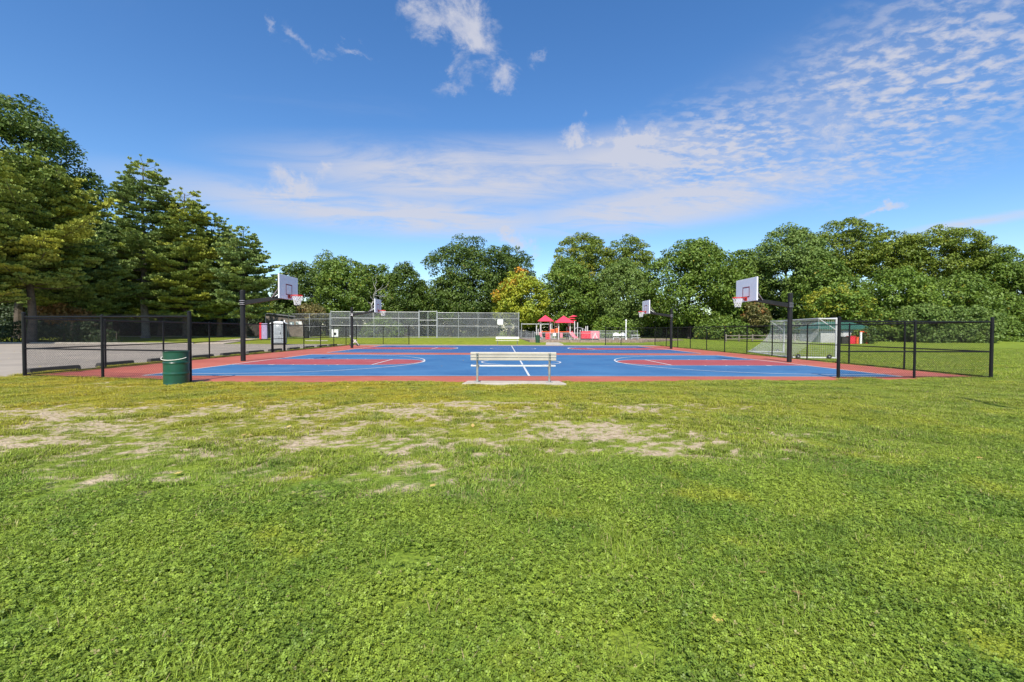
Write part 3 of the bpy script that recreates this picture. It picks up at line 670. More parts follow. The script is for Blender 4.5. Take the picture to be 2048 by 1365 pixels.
def bin_(name, x, y, h, rad, material, label):
    g_ = float(gz(x, y)); r = empty(name, (x, y, g_), label=label, cat='bin')
    MB().lathe([(0, 0.0), (rad * 0.86, 0.0), (rad, h), (rad * 0.93, h), (rad * 0.8, 0.06), (0, 0.06)], 20).build('body', material, r, smooth=True)
    MB().ring((0, 0, h), rad, 0.025, 20, 6).build('rim', material, r, smooth=True)
    b_ = MB()
    for i in range(14):
        t_ = 2 * math.pi * i / 14; b_.tube((rad * 0.88 * math.cos(t_), rad * 0.88 * math.sin(t_), 0.03), (rad * 1.015 * math.cos(t_), rad * 1.015 * math.sin(t_), h), 0.012, 4)
    b_.build('slat', material, r)
bin_('litter_bin', xat(613.5, 63), 63.0, 0.95, 0.36, 'dark', 'dark slatted litter bin before the low grey fence')
bin_('litter_bin', xat(1075.5, 52.6), 52.6, 0.85, 0.27, 'bingreen', 'green slatted litter bin at the playground entrance')

# stroller by the far hoop
s_ = empty('stroller', (xat(709, 41.5), 41.5, 0.012), rz=0.5, label='small pale push stroller parked by hoop pole before black fence', cat='stroller')
for (x, y, rr) in ((-0.27, -0.25, 0.14), (-0.27, 0.25, 0.14), (0.32, -0.2, 0.11), (0.32, 0.2, 0.11)):
    w_ = MB().ring((x, y, rr), rr - 0.018, 0.022, 20, 6, axis='y').build('wheel', 'tire', s_, smooth=True)
    sp = MB()
    for k_ in range(6): t_ = math.pi * k_ / 6; sp.tube((x - (rr - 0.03) * math.cos(t_), y, rr - (rr - 0.03) * math.sin(t_)), (x + (rr - 0.03) * math.cos(t_), y, rr + (rr - 0.03) * math.sin(t_)), 0.006, 4)
    sp.build('spokes', 'steel', w_)
f_ = MB()
for y in (-0.21, 0.21):
    f_.tube((0.32, y, 0.12), (-0.40, y, 0.92), 0.016, 8); f_.tube((-0.27, y, 0.15), (0.12, y, 0.58), 0.016, 8)
f_.tube((-0.40, -0.21, 0.92), (-0.40, 0.21, 0.92), 0.018, 8); f_.tube((-0.27, -0.25, 0.14), (-0.27, 0.25, 0.14), 0.012, 6); f_.tube((0.32, -0.2, 0.12), (0.32, 0.2, 0.12), 0.012, 6)
f_.build('frame', 'white', s_, smooth=True)
st = MB(); st.add([(0.25, -0.19, 0.36), (0.25, 0.19, 0.36), (-0.05, 0.19, 0.30), (-0.05, -0.19, 0.30), (-0.26, 0.19, 0.74), (-0.26, -0.19, 0.74)], [(0, 1, 2, 3), (3, 2, 4, 5), (0, 3, 5), (1, 4, 2)])
st.build('seat', 'bench', s_); MB().box(0.16, 0.34, -0.17, 0.17, 0.14, 0.17).build('footrest', 'dark', s_)

# ------------------------------------------------------------------ grey fences beyond the court
scr = bpy.data.materials.new('windscreen'); scr.use_nodes = True; t = scr.node_tree
tr = t.nodes.new('ShaderNodeBsdfTransparent'); ms = t.nodes.new('ShaderNodeMixShader'); p = t.nodes['Principled BSDF']; p.inputs['Base Color'].default_value = (0.10, 0.105, 0.11, 1); p.inputs['Roughness'].default_value = 0.8
g = t.nodes.new('ShaderNodeNewGeometry'); n = t.nodes.new('ShaderNodeTexNoise'); n.inputs['Scale'].default_value = 0.45; n.inputs['Detail'].default_value = 5; t.links.new(g.outputs['Position'], n.inputs['Vector'])
r_ = t.nodes.new('ShaderNodeMapRange'); r_.inputs[1].default_value = 0.35; r_.inputs[2].default_value = 0.65; r_.inputs[3].default_value = 0.24; r_.inputs[4].default_value = 0.55; t.links.new(n.outputs[0], r_.inputs[0])
t.links.new(r_.outputs[0], ms.inputs[0]); t.links.new(tr.outputs[0], ms.inputs[1]); t.links.new(p.outputs[0], ms.inputs[2]); t.links.new(ms.outputs[0], t.nodes['Material Output'].inputs[0])
M['screen'] = scr
def tennis(name, label, pxs, Y0, Y1, h, screen, hz=None, extra=(), mesh=True):
    n_ = len(pxs); posts = []
    for i, px in enumerate(pxs):
        Y = Y0 + (Y1 - Y0) * i / (n_ - 1); posts.append((xat(px, Y), Y))
    r = fence(name, label, posts, h, 'grey chain-link fences beyond the court', pr=0.04, er=0.06, mt_='galv', wm_='galvwire', pitch=0.11, wr=0.0028, rail_r=0.03, over=0.0, extra_rails=extra, mesh=mesh)
    if screen:
        for i in range(n_ - 1):
            a_, b_ = posts[i], posts[i + 1]; za, zb = float(gz(*a_)), float(gz(*b_))
            MB().add([(a_[0], a_[1] + 0.05, za + 0.1), (b_[0], b_[1] + 0.05, zb + 0.1), (b_[0], b_[1] + 0.05, zb + h - 0.1), (a_[0], a_[1] + 0.05, za + h - 0.1)], [(0, 1, 2, 3)]).build('windscreen', 'screen', r)
    return r
tennis('tennis_fence', 'tall grey tennis fence with dark windscreen, left of its gate', [662, 700, 748, 797.6, 837.5], 66, 67, 3.78, True, extra=(2.85,))
tennis('tennis_gate', 'grey chain-link gate section in tall tennis fence', [838.5, 856, 873.5], 67, 67, 3.9, False, extra=(2.6,))
tennis('tennis_fence', 'tall grey tennis fence with dark windscreen, beside the playground', [874.5, 917, 956, 1000, 1037.5], 67, 68, 3.74, True, extra=(2.85,))
tennis('tennis_fence', 'grey tennis fence on far side of the overgrown tennis court', [690, 725, 757, 790, 823, 853, 884, 915, 945, 975, 1005, 1030], 84, 84, 3.6, False)
tennis('tennis_fence', 'lower grey chain-link fence before the wooden barn', [531, 577, 619, 660], 67.5, 66.2, 3.45, False, extra=(2.7,))
posts = [(xat(px, 53.6), 53.6) for px in (1069, 1100, 1143, 1185, 1226)]
fence('playground_fence', 'low grey chain-link fence in front of red playground', posts, 1.12, 'playground fences', pr=0.03, er=0.04, mt_='galv', wm_='galvwire', pitch=0.09, wr=0.0028, mid=False, over=0)
posts = [(xat(px, Y), Y) for px, Y in ((1040, 68), (1052, 63), (1066, 56.5))]
fence('playground_fence', 'low grey chain-link fence running back from the green bin', posts, 1.12, 'playground fences', pr=0.03, er=0.04, mt_='galv', wm_='galvwire', pitch=0.09, wr=0.0028, mid=False, over=0)
posts = [(xat(px, 70), 70) for px in (1043, 1073, 1104)]
fence('pipe_frame', 'tall grey pipe rail frame behind the playground towers', posts, 2.15, None, pr=0.05, er=0.055, mt_='galv', mid=False, mesh=False, rail_r=0.045)
posts = [(xat(px, 66), 66) for px in (1165, 1200, 1236, 1275)]
fence('playground_fence', 'low grey chain-link fence behind the red crawl box', posts, 1.15, 'playground fences', pr=0.03, er=0.04, mt_='galv', wm_='galvwire', pitch=0.09, wr=0.0028, mid=False, over=0)

# ------------------------------------------------------------------ playground
PY = 58.0; PG = float(gz(0, PY)) + 0.22
pg = empty('playground_structure', (0, PY, PG), label='red playground structure with two pyramid roofs and grey posts', cat='playground')
def PX(px): return xat(px, PY)
def pyramid(cx, cy, hw, z0, z1):
    b_ = MB(); b_.add([(cx - hw, cy - hw, z0), (cx + hw, cy - hw, z0), (cx + hw, cy + hw, z0), (cx - hw, cy + hw, z0), (cx, cy, z1), (cx - hw, cy - hw, z0 - 0.07), (cx + hw, cy - hw, z0 - 0.07), (cx + hw, cy + hw, z0 - 0.07), (cx - hw, cy + hw, z0 - 0.07)],
        [(0, 1, 4), (1, 2, 4), (2, 3, 4), (3, 0, 4), (5, 6, 1, 0), (6, 7, 2, 1), (7, 8, 3, 2), (8, 5, 0, 3)])
    return b_.build('roof', 'roofred', pg)
T1, T2 = PX(1090.5), PX(1126.5)
pyramid(T1, 0.0, 0.96, 2.28, 3.02); pyramid(T2, -0.3, 1.14, 2.10, 2.95)
for cx, cy, hw, zt in ((T1, 0, 0.62, 2.3), (T2, -0.3, 0.72, 2.12)):
    for sx_ in (-1, 1):
        for sy_ in (-1, 1): MB().tube((cx + sx_ * hw, cy + sy_ * hw, -0.2), (cx + sx_ * hw, cy + sy_ * hw, zt), 0.065, 10).build('post', 'postw', pg, smooth=True)
    MB().box(cx - hw, cx + hw, cy - hw, cy + hw, 0.86, 0.94).build('deck', 'orange', pg)
    for sx_ in (-1, 1): MB().box(cx + sx_ * hw - 0.02, cx + sx_ * hw + 0.02, cy - hw + 0.09, cy + hw - 0.09, 0.96, 1.62).build('side_panel', 'red', pg, bevel=0.02)
for px, h_ in ((1073, 1.6), (1077, 1.2), (1084, 1.0), (1100, 1.9), (1111, 2.1), (1117, 1.6), (1134, 1.5), (1140, 2.0), (1148, 2.2), (1152, 1.9), (1155.5, 2.05), (1159.5, 1.1), (1166, 1.35), (1171, 1.55), (1178, 1.6)):
    yy = RNG.uniform(-0.6, 1.2); MB().tube((PX(px), yy, -0.2), (PX(px), yy, h_), 0.06, 10).lathe([(0.06, h_), (0.05, h_ + 0.04), (0.002, h_ + 0.06)], 10, (PX(px), yy)).build('post', 'postw', pg, smooth=True)
MB().box(PX(1089), PX(1099), -1.3, -1.22, -0.05, 0.80).build('maze_panel', 'red', pg, bevel=0.03)
MB().ring(((PX(1089) + PX(1099)) / 2, -1.32, 0.42), 0.16, 0.03, 18, 6, axis='y').build('steering_wheel', 'orange', pg)
for cx, cz, w_, h_ in ((PX(1080), 0.55, 0.35, 0.6), (PX(1103.5), 0.95, 0.5, 0.55), (PX(1113), 1.05, 0.45, 0.6), (PX(1121), 0.5, 0.35, 0.7)):
    MB().box(cx - w_ / 2, cx + w_ / 2, -0.9, -0.84, cz - h_ / 2, cz + h_ / 2).build('climbing_panel', 'orange' if cz > 0.9 else 'pink', pg, bevel=0.04)
sl = MB()                               # double-wall slide
x0 = T2 + 0.7; prof = [(0, 0.9), (0.35, 0.86), (1.3, 0.30), (1.75, 0.14), (2.1, 0.13)]
for (a0, z0), (a1, z1) in zip(prof[:-1], prof[1:]):
    xa, xb = x0 + a0 * 0.25, x0 + a1 * 0.25; ya, yb = -0.4 - a0, -0.4 - a1
    sl.add([(xa - 0.25, ya, z0), (xa + 0.25, ya, z0), (xb + 0.25, yb, z1), (xb - 0.25, yb, z1), (xa - 0.27, ya, z0 + 0.16), (xa + 0.27, ya, z0 + 0.16), (xb + 0.27, yb, z1 + 0.16), (xb - 0.27, yb, z1 + 0.16)], [(0, 1, 2, 3), (0, 3, 7, 4), (1, 5, 6, 2)])
sl.build('slide', 'pink', pg)
for i in range(4):                       # stacked leaf-shaped shades
    z_ = 1.95 + 0.28 * i; xx = PX(1143) + 0.18 * (i % 2) + 0.05 * i
    MB().add([(xx - 0.55, 0.4, z_), (xx + 0.45, 0.2, z_ + 0.10), (xx + 0.55, 1.2, z_ + 0.16), (xx - 0.45, 1.3, z_ + 0.05), (xx, 0.75, z_ + 0.26)], [(0, 1, 4), (1, 2, 4), (2, 3, 4), (3, 0, 4), (3, 2, 1, 0)]).build('shade_leaf', 'roofred', pg)
ld = MB()                                # arched ladder between the towers and the crawl box
for yy in (0.1, 0.7): ld.path([(PX(1150) + (PX(1176) - PX(1150)) * t_, yy, 0.9 + 0.55 * math.sin(math.pi * (0.25 + 0.75 * t_))) for t_ in np.linspace(0, 1, 9)], 0.03, 6)
for t_ in np.linspace(0, 1, 8): ld.tube((PX(1150) + (PX(1176) - PX(1150)) * t_, 0.1, 0.9 + 0.55 * math.sin(math.pi * (0.25 + 0.75 * t_))), (PX(1150) + (PX(1176) - PX(1150)) * t_, 0.7, 0.9 + 0.55 * math.sin(math.pi * (0.25 + 0.75 * t_))), 0.02, 6)
ld.build('arched_ladder', 'galv', pg)
st = MB()
for i in range(4): st.box(T1 + 0.65, T1 + 1.25, -0.7 - 0.22 * (3 - i), -0.48 - 0.22 * (3 - i), 0.18 * i + 0.05, 0.18 * i + 0.12)
st.build('step', 'galv', pg)
cbx = empty('crawl_box', (0, PY - 1.5, PG), label='red and pink crawl box with grey triangle beside playground towers', cat='play box')
MB().box(PX(1157.5), PX(1175), -0.5, 0.5, 0.06, 0.98).build('red_half', 'red', cbx, bevel=0.04)
MB().box(PX(1175) + 0.01, PX(1192.5), -0.5, 0.5, 0.06, 0.98).build('pink_half', 'pink', cbx, bevel=0.04)
xm = PX(1184); MB().add([(xm - 0.34, -0.512, 0.10), (xm - 0.20, -0.512, 0.10), (xm, -0.512, 0.60), (xm + 0.20, -0.512, 0.10), (xm + 0.34, -0.512, 0.10), (xm, -0.512, 0.84)], [(0, 1, 2, 5), (2, 3, 4, 5)]).build('triangle_mark', 'postw', cbx)
xm = PX(1166); MB().add([(xm - 0.4, -0.512, 0.14), (xm - 0.32, -0.512, 0.14), (xm + 0.40, -0.512, 0.90), (xm + 0.32, -0.512, 0.90)], [(0, 1, 2, 3)]).add([(xm - 0.4, -0.516, 0.90), (xm - 0.32, -0.516, 0.90), (xm + 0.40, -0.516, 0.14), (xm + 0.32, -0.516, 0.14)], [(3, 2, 1, 0)]).build('cross_mark', 'roofred', cbx)
MB().box(PX(1159), PX(1191), -0.4, 0.4, -0.1, 0.06).build('base', 'dark', cbx)
r = empty('notice_sign', (xat(1109, 53.4), 53.40, float(gz(0, 53.4))), label='small white notice on the low fence before the playground', cat='sign')
MB().box(-0.18, 0.18, -0.03, -0.01, 0.78, 1.06).build('panel', 'white', r); MB().box(-0.15, 0.15, -0.009, 0.006, 0.80, 1.04).build('back_plate', 'galv', r)
# white post, picnic seats and table right of the playground
r = empty('white_post', (xat(1252, 57), 57, float(gz(0, 57))), label='tall white post with cap beside white picnic seats', cat='post')
MB().tube((0, 0, -0.1), (0, 0, 2.55), 0.07, 12).build('shaft', 'white', r, smooth=True); MB().lathe([(0.07, 2.55), (0.12, 2.57), (0.12, 2.66), (0.03, 2.72), (0.0, 2.72)], 12).build('cap', 'white', r)
for px, lb in ((1233, 'white rounded chair farther from the white post, behind black fence'), (1246, 'white rounded chair touching the white post, behind black fence')):
    x = xat(px, 58); r = empty('picnic_chair', (x, 58.0, float(gz(x, 58))), label=lb, cat='chair', group='white picnic seats')
    b_ = MB(); pts = [(0.45 * math.cos(t_), 0.62 + 0.42 * math.sin(t_)) for t_ in np.linspace(0, math.pi, 13)]
    b_.add([(px_, 0.2, z) for px_, z in pts] + [(px_, 0.26, z) for px_, z in pts], [tuple(range(13))[::-1], tuple(range(13, 26))] + [(i, i + 1, 14 + i, 13 + i) for i in range(12)]); b_.build('backrest', 'white', r)
    MB().box(-0.48, 0.48, -0.25, 0.19, 0.42, 0.48).build('seat', 'white', r)
    for sx_ in (-0.42, 0.42):
        for yy in (-0.2, 0.2): MB().tube((sx_, yy, -0.05), (sx_, yy, 0.42), 0.03, 6).build('leg', 'white', r)
x = xat(1269, 58); r = empty('picnic_table', (x, 58.0, float(gz(x, 58))), label='pale picnic table behind black fence beyond the white seats', cat='table')
MB().box(-0.55, 0.55, -0.4, 0.4, 0.70, 0.76).build('table_top', 'houselt', r)
for sx_ in (-0.45, 0.45):
    for yy in (-0.3, 0.3): MB().tube((sx_, yy, -0.05), (sx_ * 0.8, yy * 0.8, 0.70), 0.03, 6).build('leg', 'houselt', r)
for yy in (-0.65, 0.65): MB().box(-0.55, 0.55, yy - 0.12, yy + 0.12, 0.42, 0.46).build('bench_plank', 'houselt', r)

# ------------------------------------------------------------------ soccer goal
gA = Vector((17.75, 23.9, 0)); gB = Vector((19.3, 30.9, 0))
ux = (gB - gA); GL = ux.length; ux.normalize(); back = Vector((-ux.y, ux.x, 0))
if back.x > 0: back = -back
G = empty('soccer_goal', (gA.x, gA.y, 0.0), rz=math.atan2(ux.y, ux.x), label='white soccer goal with net and small wheels beyond the black fence', cat='soccer goal')
sb = 1.0                                    # local +y = left of ux
GH, TD, BD = 2.16, 0.85, 2.25
for x in (0, GL):
    MB().tube((x, 0, 0.0), (x, 0, GH), 0.055, 12).build('upright', 'goal', G, smooth=True)
    MB().tube((x, 0, GH - 0.02), (x, TD, GH), 0.035, 10).build('top_bar', 'goal', G, smooth=True)
    MB().tube((x, TD, GH), (x, 0, GH - 0.62), 0.022, 8).build('brace', 'goal', G, smooth=True)
    MB().tube((x, 0, 0.06), (x, BD, 0.06), 0.045, 10).build('ground_bar', 'goal', G, smooth=True)
MB().tube((0, 0, GH), (GL, 0, GH), 0.055, 12).build('crossbar', 'goal', G, smooth=True)
MB().tube((0, TD, GH), (GL, TD, GH), 0.030, 10).build('rear_bar', 'goal', G, smooth=True)
MB().tube((0, BD, 0.06), (GL, BD, 0.06), 0.045, 10).build('ground_bar', 'goal', G, smooth=True)
for (x, y) in ((-0.09, 0.35), (-0.09, 1.85), (GL + 0.09, 0.35), (GL + 0.09, 1.85)):
    w_ = MB().ring((x, y, 0.13), 0.085, 0.04, 16, 6, axis='x').build('wheel', 'tire', G, smooth=True)
    MB().tube((x - 0.05, y, 0.13), (x + 0.05, y, 0.13), 0.03, 8).build('hub', 'steel', w_)
gn = MB(); NP = []                          # profile of the sagging rear net
for t_ in np.linspace(0, 1, 15):
    NP.append((TD + (BD - TD) * t_ - 0.55 * math.sin(math.pi * t_) * (1 - 0.25 * t_), 0.06 + (GH - 0.06) * (1 - t_) - 0.05 * math.sin(math.pi * t_)))
prof = [(0.0, GH)] + [(TD * k_ / 5, GH) for k_ in range(1, 5)] + NP
cp = [0.0]
for (a0, z0), (a1, z1) in zip(prof[:-1], prof[1:]): cp.append(cp[-1] + math.hypot(a1 - a0, z1 - z0))
def pat(s): 
    return float(np.interp(s, cp, [p[0] for p in prof])), float(np.interp(s, cp, [p[1] for p in prof]))
st_ = 0.105; nl = int(GL / st_)
for i in range(nl + 1):
    x = GL * i / nl; gn.path([(x, a_, z_) for a_, z_ in prof], 0.0044, 3)
for j in range(int(cp[-1] / st_) + 1):
    a_, z_ = pat(j * st_); gn.tube((0, a_, z_), (GL, a_, z_), 0.0044, 3)
rn = gn.build('rear_net', 'goalnet', G)
for x in (0.0, GL):                           # side nets
    sn_ = MB()
    for z_ in np.arange(0.12, GH, st_):
        yb = float(np.interp(-z_, [-p[1] for p in NP], [p[0] for p in NP])); sn_.tube((x, 0.0, z_), (x, yb, z_), 0.0044, 3)
    for y_ in np.arange(0.12, BD, st_):
        zt = GH if y_ < TD * 0.6 else None
        cand = [z for a_, z in ((pat(s)) for s in np.linspace(0, cp[-1], 200)) if abs(a_ - y_) < 0.03]
        zt = max(cand) if cand else 0.1; sn_.tube((x, y_, 0.06), (x, y_, zt), 0.0044, 3)
    sn_.build('side_net', 'goalnet', G)

# ------------------------------------------------------------------ shed and things beside it
SY = 55.0; sg_ = float(gz(0, SY)); sx0, sx1 = xat(1642, SY), xat(1741, SY)
r = empty('storage_shed', (sx0, SY, sg_), label='white storage shed with green metal roof beyond the soccer lawn', cat='shed'); wl = sx1 - sx0
MB().box(0, wl, 0, 4.0, -0.2, 1.70).build('wall', 'shedw', r)
b_ = MB(); b_.add([(-0.3, -0.35, 1.60), (wl + 0.35, -0.35, 1.60), (wl - 0.9, 2.0, 2.45), (0.9, 2.0, 2.45), (-0.3, 4.35, 1.60), (wl + 0.35, 4.35, 1.60), (-0.3, -0.35, 1.70), (wl + 0.35, -0.35, 1.70), (wl - 0.9, 2.0, 2.56), (0.9, 2.0, 2.56), (-0.3, 4.35, 1.70), (wl + 0.35, 4.35, 1.70)],
    [(6, 7, 8, 9), (8, 11, 10, 9), (7, 11, 8), (6, 9, 10), (0, 1, 7, 6), (1, 5, 11, 7), (5, 4, 10, 11), (4, 0, 6, 10), (3, 2, 1, 0), (3, 4, 5, 2), (2, 5, 1), (0, 4, 3)])
roof_ = b_.build('roof', 'shedr', r)
rb = MB()
for i in range(1, 13):
    x = wl * i / 13; t_ = min(1.0, min(x, wl - x) / 1.25); rb.tube((x, -0.35, 1.71), (x, -0.35 + 2.35 * t_, 1.71 + 0.86 * t_), 0.02, 4)
rb.build('roof_rib', 'shedr', roof_)
MB().box(wl * 0.45, wl * 0.60, -0.03, 0.0, 0.0, 1.5).build('door', 'houselt', r)
for px, w_, h_, m_, lb in ((1702.5, 0.62, 0.92, 'red', 'red equipment bin before the white shed'), (1687.5, 0.75, 0.85, 'rust', 'dark equipment crate before the white shed'), (1712, 0.26, 0.80, 'orange', 'orange upright drum beside red bin at the white shed')):
    Y = 52.0; x = xat(px, Y); o = empty('equipment_bin', (x, Y, float(gz(x, Y))), label=lb, cat='bin')
    MB().box(-w_ / 2, w_ / 2, -0.3, 0.3, 0, h_ - 0.08).build('body', m_, o, bevel=0.03); MB().box(-w_ / 2 - 0.03, w_ / 2 + 0.03, -0.33, 0.33, h_ - 0.079, h_).build('lid', m_, o, bevel=0.02)
Y = 52.5; x = xat(1729, Y); o = empty('timber_gateway', (x, Y, float(gz(x, Y))), label='orange and white upright frame at the corner of the white shed', cat='frame')
for xx, m_ in ((-0.42, 'white'), (0.30, 'orange')): MB().box(xx - 0.10, xx + 0.10, -0.06, 0.06, -0.1, 1.35).build('upright', m_, o)
MB().box(-0.55, 0.75, -0.05, 0.05, 1.351, 1.47).build('top_beam', 'orange', o)

# ------------------------------------------------------------------ split-rail fence, houses, barn
r = empty('split_rail_fence', (0, 0, 0), label='low grey split-rail fence under the trees beyond the long black fence', cat='fence')
rp = [(xat(px, 57), 57) for px in (1452, 1478, 1505, 1534, 1562, 1590)]
for x, y in rp: MB().box(x - 0.07, x + 0.07, y - 0.07, y + 0.07, -0.05, 1.0 + 0.1).build('post', 'wood', r)
for (a_, b_) in zip(rp[:-1], rp[1:]):
    for z in (0.42, 0.82): MB().tube((a_[0], a_[1], z + RNG.uniform(-.04, .04) + .1), (b_[0], b_[1], z + RNG.uniform(-.04, .04) + .1), 0.06, 6).build('rail', 'wood', r)
def house(name, label, x0, x1, Y, depth, h, rh, wall, roof, wins, door=None):
    g_ = float(gz((x0 + x1) / 2, Y)); r = empty(name, (x0, Y, g_), label=label, cat='house'); w_ = x1 - x0
    MB().box(0, w_, 0, depth, -0.3, h).build('wall', wall, r)
    e = 0.4; MB().add([(-e, -e, h), (w_ + e, -e, h), (w_ + e, depth / 2, h + rh), (-e, depth / 2, h + rh), (-e, depth + e, h), (w_ + e, depth + e, h)], [(0, 1, 2, 3), (3, 2, 5, 4), (0, 3, 4), (1, 5, 2), (0, 4, 5, 1)]).build('roof', roof, r)
    for (u, v, ww, hh) in wins:
        f = MB().box(u - 0.08, u + ww + 0.08, -0.06, 0.02, v - 0.08, v + hh + 0.08).build('window', 'white', r)
        MB().box(u, u + ww / 2 - 0.03, -0.075, -0.062, v, v + hh).build('pane', 'glass', f); MB().box(u + ww / 2 + 0.03, u + ww, -0.075, -0.062, v, v + hh).build('pane', 'glass', f)
    return r
house('house', 'blue-grey clapboard house behind the hedge and pine trunk', xat(-60, 76), xat(58, 76), 76, 8, 4.6, 2.4, 'houseblue', 'roofg', [(1.0, 1.0, 1.1, 1.5), (3.4, 1.0, 1.1, 1.5), (7.4, 1.0, 1.3, 1.5)])
house('house', 'pale house glimpsed between pine trunks beyond the parking lot', xat(150, 96), xat(215, 96), 96, 8, 3.6, 1.8, 'houselt', 'houselt', [(1.5, 1.2, 1.2, 1.2), (4.2, 1.2, 1.2, 1.2)])
house('house', 'small blue house half hidden behind trees at the far end of soccer lawn', xat(2034, 84), xat(2120, 84), 84, 8, 2.6, 1.8, 'houseblue', 'roofg', [(1.5, 0.9, 1.0, 1.1), (4.5, 0.9, 1.0, 1.1)])
rl = empty('white_railing', (0, 0, 0), label='white picket railing before the blue-grey house', cat='railing')
a_, b_ = xat(10, 72), xat(62, 72); zg = float(gz(0, 72))
for z in (1.0, 1.95): MB().box(a_, b_, 71.97, 72.03, zg + z, zg + z + 0.08).build('rail', 'white', rl)
for i in range(22):
    x = a_ + (b_ - a_) * i / 21; MB().box(x - 0.03, x + 0.03, 71.98, 72.02, zg - 0.1, zg + 1.98).build('picket', 'white', rl)
bn_ = empty('wooden_barn', (xat(531, 78), 78, 0.34), label='weathered plank barn with sloping roofline behind the low grey fence', cat='barn'); bw = xat(606, 78) - xat(531, 78)
nb = 26
for i in range(nb):
    x0_ = bw * i / nb; x1_ = bw * (i + 1) / nb - 0.025; zt = lambda x: 3.85 - 0.75 * x / bw
    MB().add([(x0_, 0, -0.2), (x1_, 0, -0.2), (x1_, 0, zt(x1_)), (x0_, 0, zt(x0_)), (x0_, 0.05, -0.2), (x1_, 0.05, -0.2), (x1_, 0.05, zt(x1_)), (x0_, 0.05, zt(x0_))], [(0, 1, 2, 3), (7, 6, 5, 4), (0, 4, 5, 1), (1, 5, 6, 2), (2, 6, 7, 3), (3, 7, 4, 0)]).build('plank', 'wood', bn_)
MB().add([(0, 0.055, -0.2), (bw, 0.055, -0.2), (bw, 0.055, 3.0), (0, 0.055, 3.75), (0, 5, -0.2), (bw, 5, -0.2), (bw, 5, 3.0), (0, 5, 3.75)], [(0, 1, 2, 3), (7, 6, 5, 4), (1, 5, 6, 2), (0, 3, 7, 4)]).build('wall', 'darkwood', bn_)
MB().add([(-0.3, -0.3, 3.86), (bw + 0.3, -0.3, 3.12), (bw + 0.3, 5.3, 3.12), (-0.3, 5.3, 3.86), (-0.3, -0.3, 3.98), (bw + 0.3, -0.3, 3.24), (bw + 0.3, 5.3, 3.24), (-0.3, 5.3, 3.98)], [(3, 2, 1, 0), (4, 5, 6, 7), (0, 1, 5, 4), (1, 2, 6, 5), (2, 3, 7, 6), (3, 0, 4, 7)]).build('roof', 'roofg', bn_)
df = empty('shade_boards', (0, 0, 0), label='dark boards standing in for the shade under the pines', cat='fence')  # dark boards put in to stand for the deep shade under the pines
xa_, xb_ = xat(60, 82), xat(532, 82)
for i in range(15):
    x0_ = xa_ + (xb_ - xa_) * i / 15; x1_ = xa_ + (xb_ - xa_) * (i + 1) / 15
    MB().box(x0_ + 0.02, x1_ - 0.02, 82, 82.06, 0.2, 2.35).build('board_panel', 'darkwood', df)
    MB().box(x0_ - 0.07, x0_ + 0.07, 81.9, 81.99, 0.2, 2.5).build('post', 'darkwood', df)
# made-up pole right of the view, added to cast a shadow across the lawn
r = empty('shadow_pole', (9.42, 6.25, 0), label='made-up steel pole with slanting brace outside the view, added to cast a lawn shadow', cat='pole')
MB().tube((0, 0, -0.2), (0, 0, 4.25), 0.07, 12, 0.06).build('shaft', 'galv', r, smooth=True); MB().tube((0, 0, 2.9), (0.85, 0.35, -0.1), 0.045, 10).build('brace', 'galv', r, smooth=True)
# low timber edging and marker stake on the far lawn
o = MB().box(xat(610, 55), xat(655, 55), 55, 55.2, 0, 0.22).build('timber_log', 'concrete', bevel=0.03); tag(o, 'pale low timber lying on grass behind the black fence near litter bin', 'timber')

# ------------------------------------------------------------------ vegetation
def unit(v): return v / (np.linalg.norm(v, axis=1)[:, None] + 1e-9)
def leaf_cloud(C, R, npc, size, rng, out=None, flat=0.75, asp=0.62, shell=0.30, upb=0.40, rnd=0.50):
    """rhombic leaf faces over clumps C (n,3), radii R (n,); returns verts, tint, clump index"""
    cnt = np.maximum(4, (npc * (R / R.mean()) ** 2).astype(int)); idx = np.repeat(np.arange(len(C)), cnt); n = len(idx)
    d = rng.normal(size=(n, 3)); d[:, 2] += 0.30
    if out is not None: d += out[idx] * 0.55
    d = unit(d); rad = rng.random(n) ** shell
    P = C[idx] + d * (R[idx] * rad)[:, None] * np.array([1, 1, flat])
    nr = unit(d * 0.75 + np.array([0, 0, upb]) + rng.normal(size=(n, 3)) * rnd)
    t1 = unit(np.cross(nr, rng.normal(size=(n, 3)))); t2 = np.cross(nr, t1)
    s = size * rng.uniform(0.65, 1.35, n)[:, None]
    bend = nr * s * 0.12
    V = np.stack([P + t1 * s * 0.5 - bend, P + t2 * s * 0.5 * asp, P - t1 * s * 0.5 - bend, P - t2 * s * 0.5 * asp], 1).reshape(-1, 3)
    ct = rng.random(len(C)); tint = np.clip(0.55 * ct[idx] + 0.45 * rng.random(n), 0, 1)
    return V, tint, idx
M['leaf_maple'] = leafmat('leaf_maple', (0.069, 0.128, 0.017), (0.175, 0.255, 0.032), c=(0.373, 0.262, 0.028))
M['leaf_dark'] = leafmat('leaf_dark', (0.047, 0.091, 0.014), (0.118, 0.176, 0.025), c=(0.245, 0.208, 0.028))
M['leaf_bright'] = leafmat('leaf_bright', (0.092, 0.165, 0.020), (0.189, 0.273, 0.033), c=(0.368, 0.341, 0.025))
M['leaf_silver'] = leafmat('leaf_silver', (0.090, 0.154, 0.026), (0.184, 0.259, 0.055), c=(0.238, 0.253, 0.059))
M['leaf_yellow'] = leafmat('leaf_yellow', (0.161, 0.246, 0.024), (0.419, 0.419, 0.028), c=(0.616, 0.246, 0.024))
M['leaf_locust'] = leafmat('leaf_locust', (0.106, 0.167, 0.020), (0.197, 0.241, 0.025), c=(0.383, 0.324, 0.025))
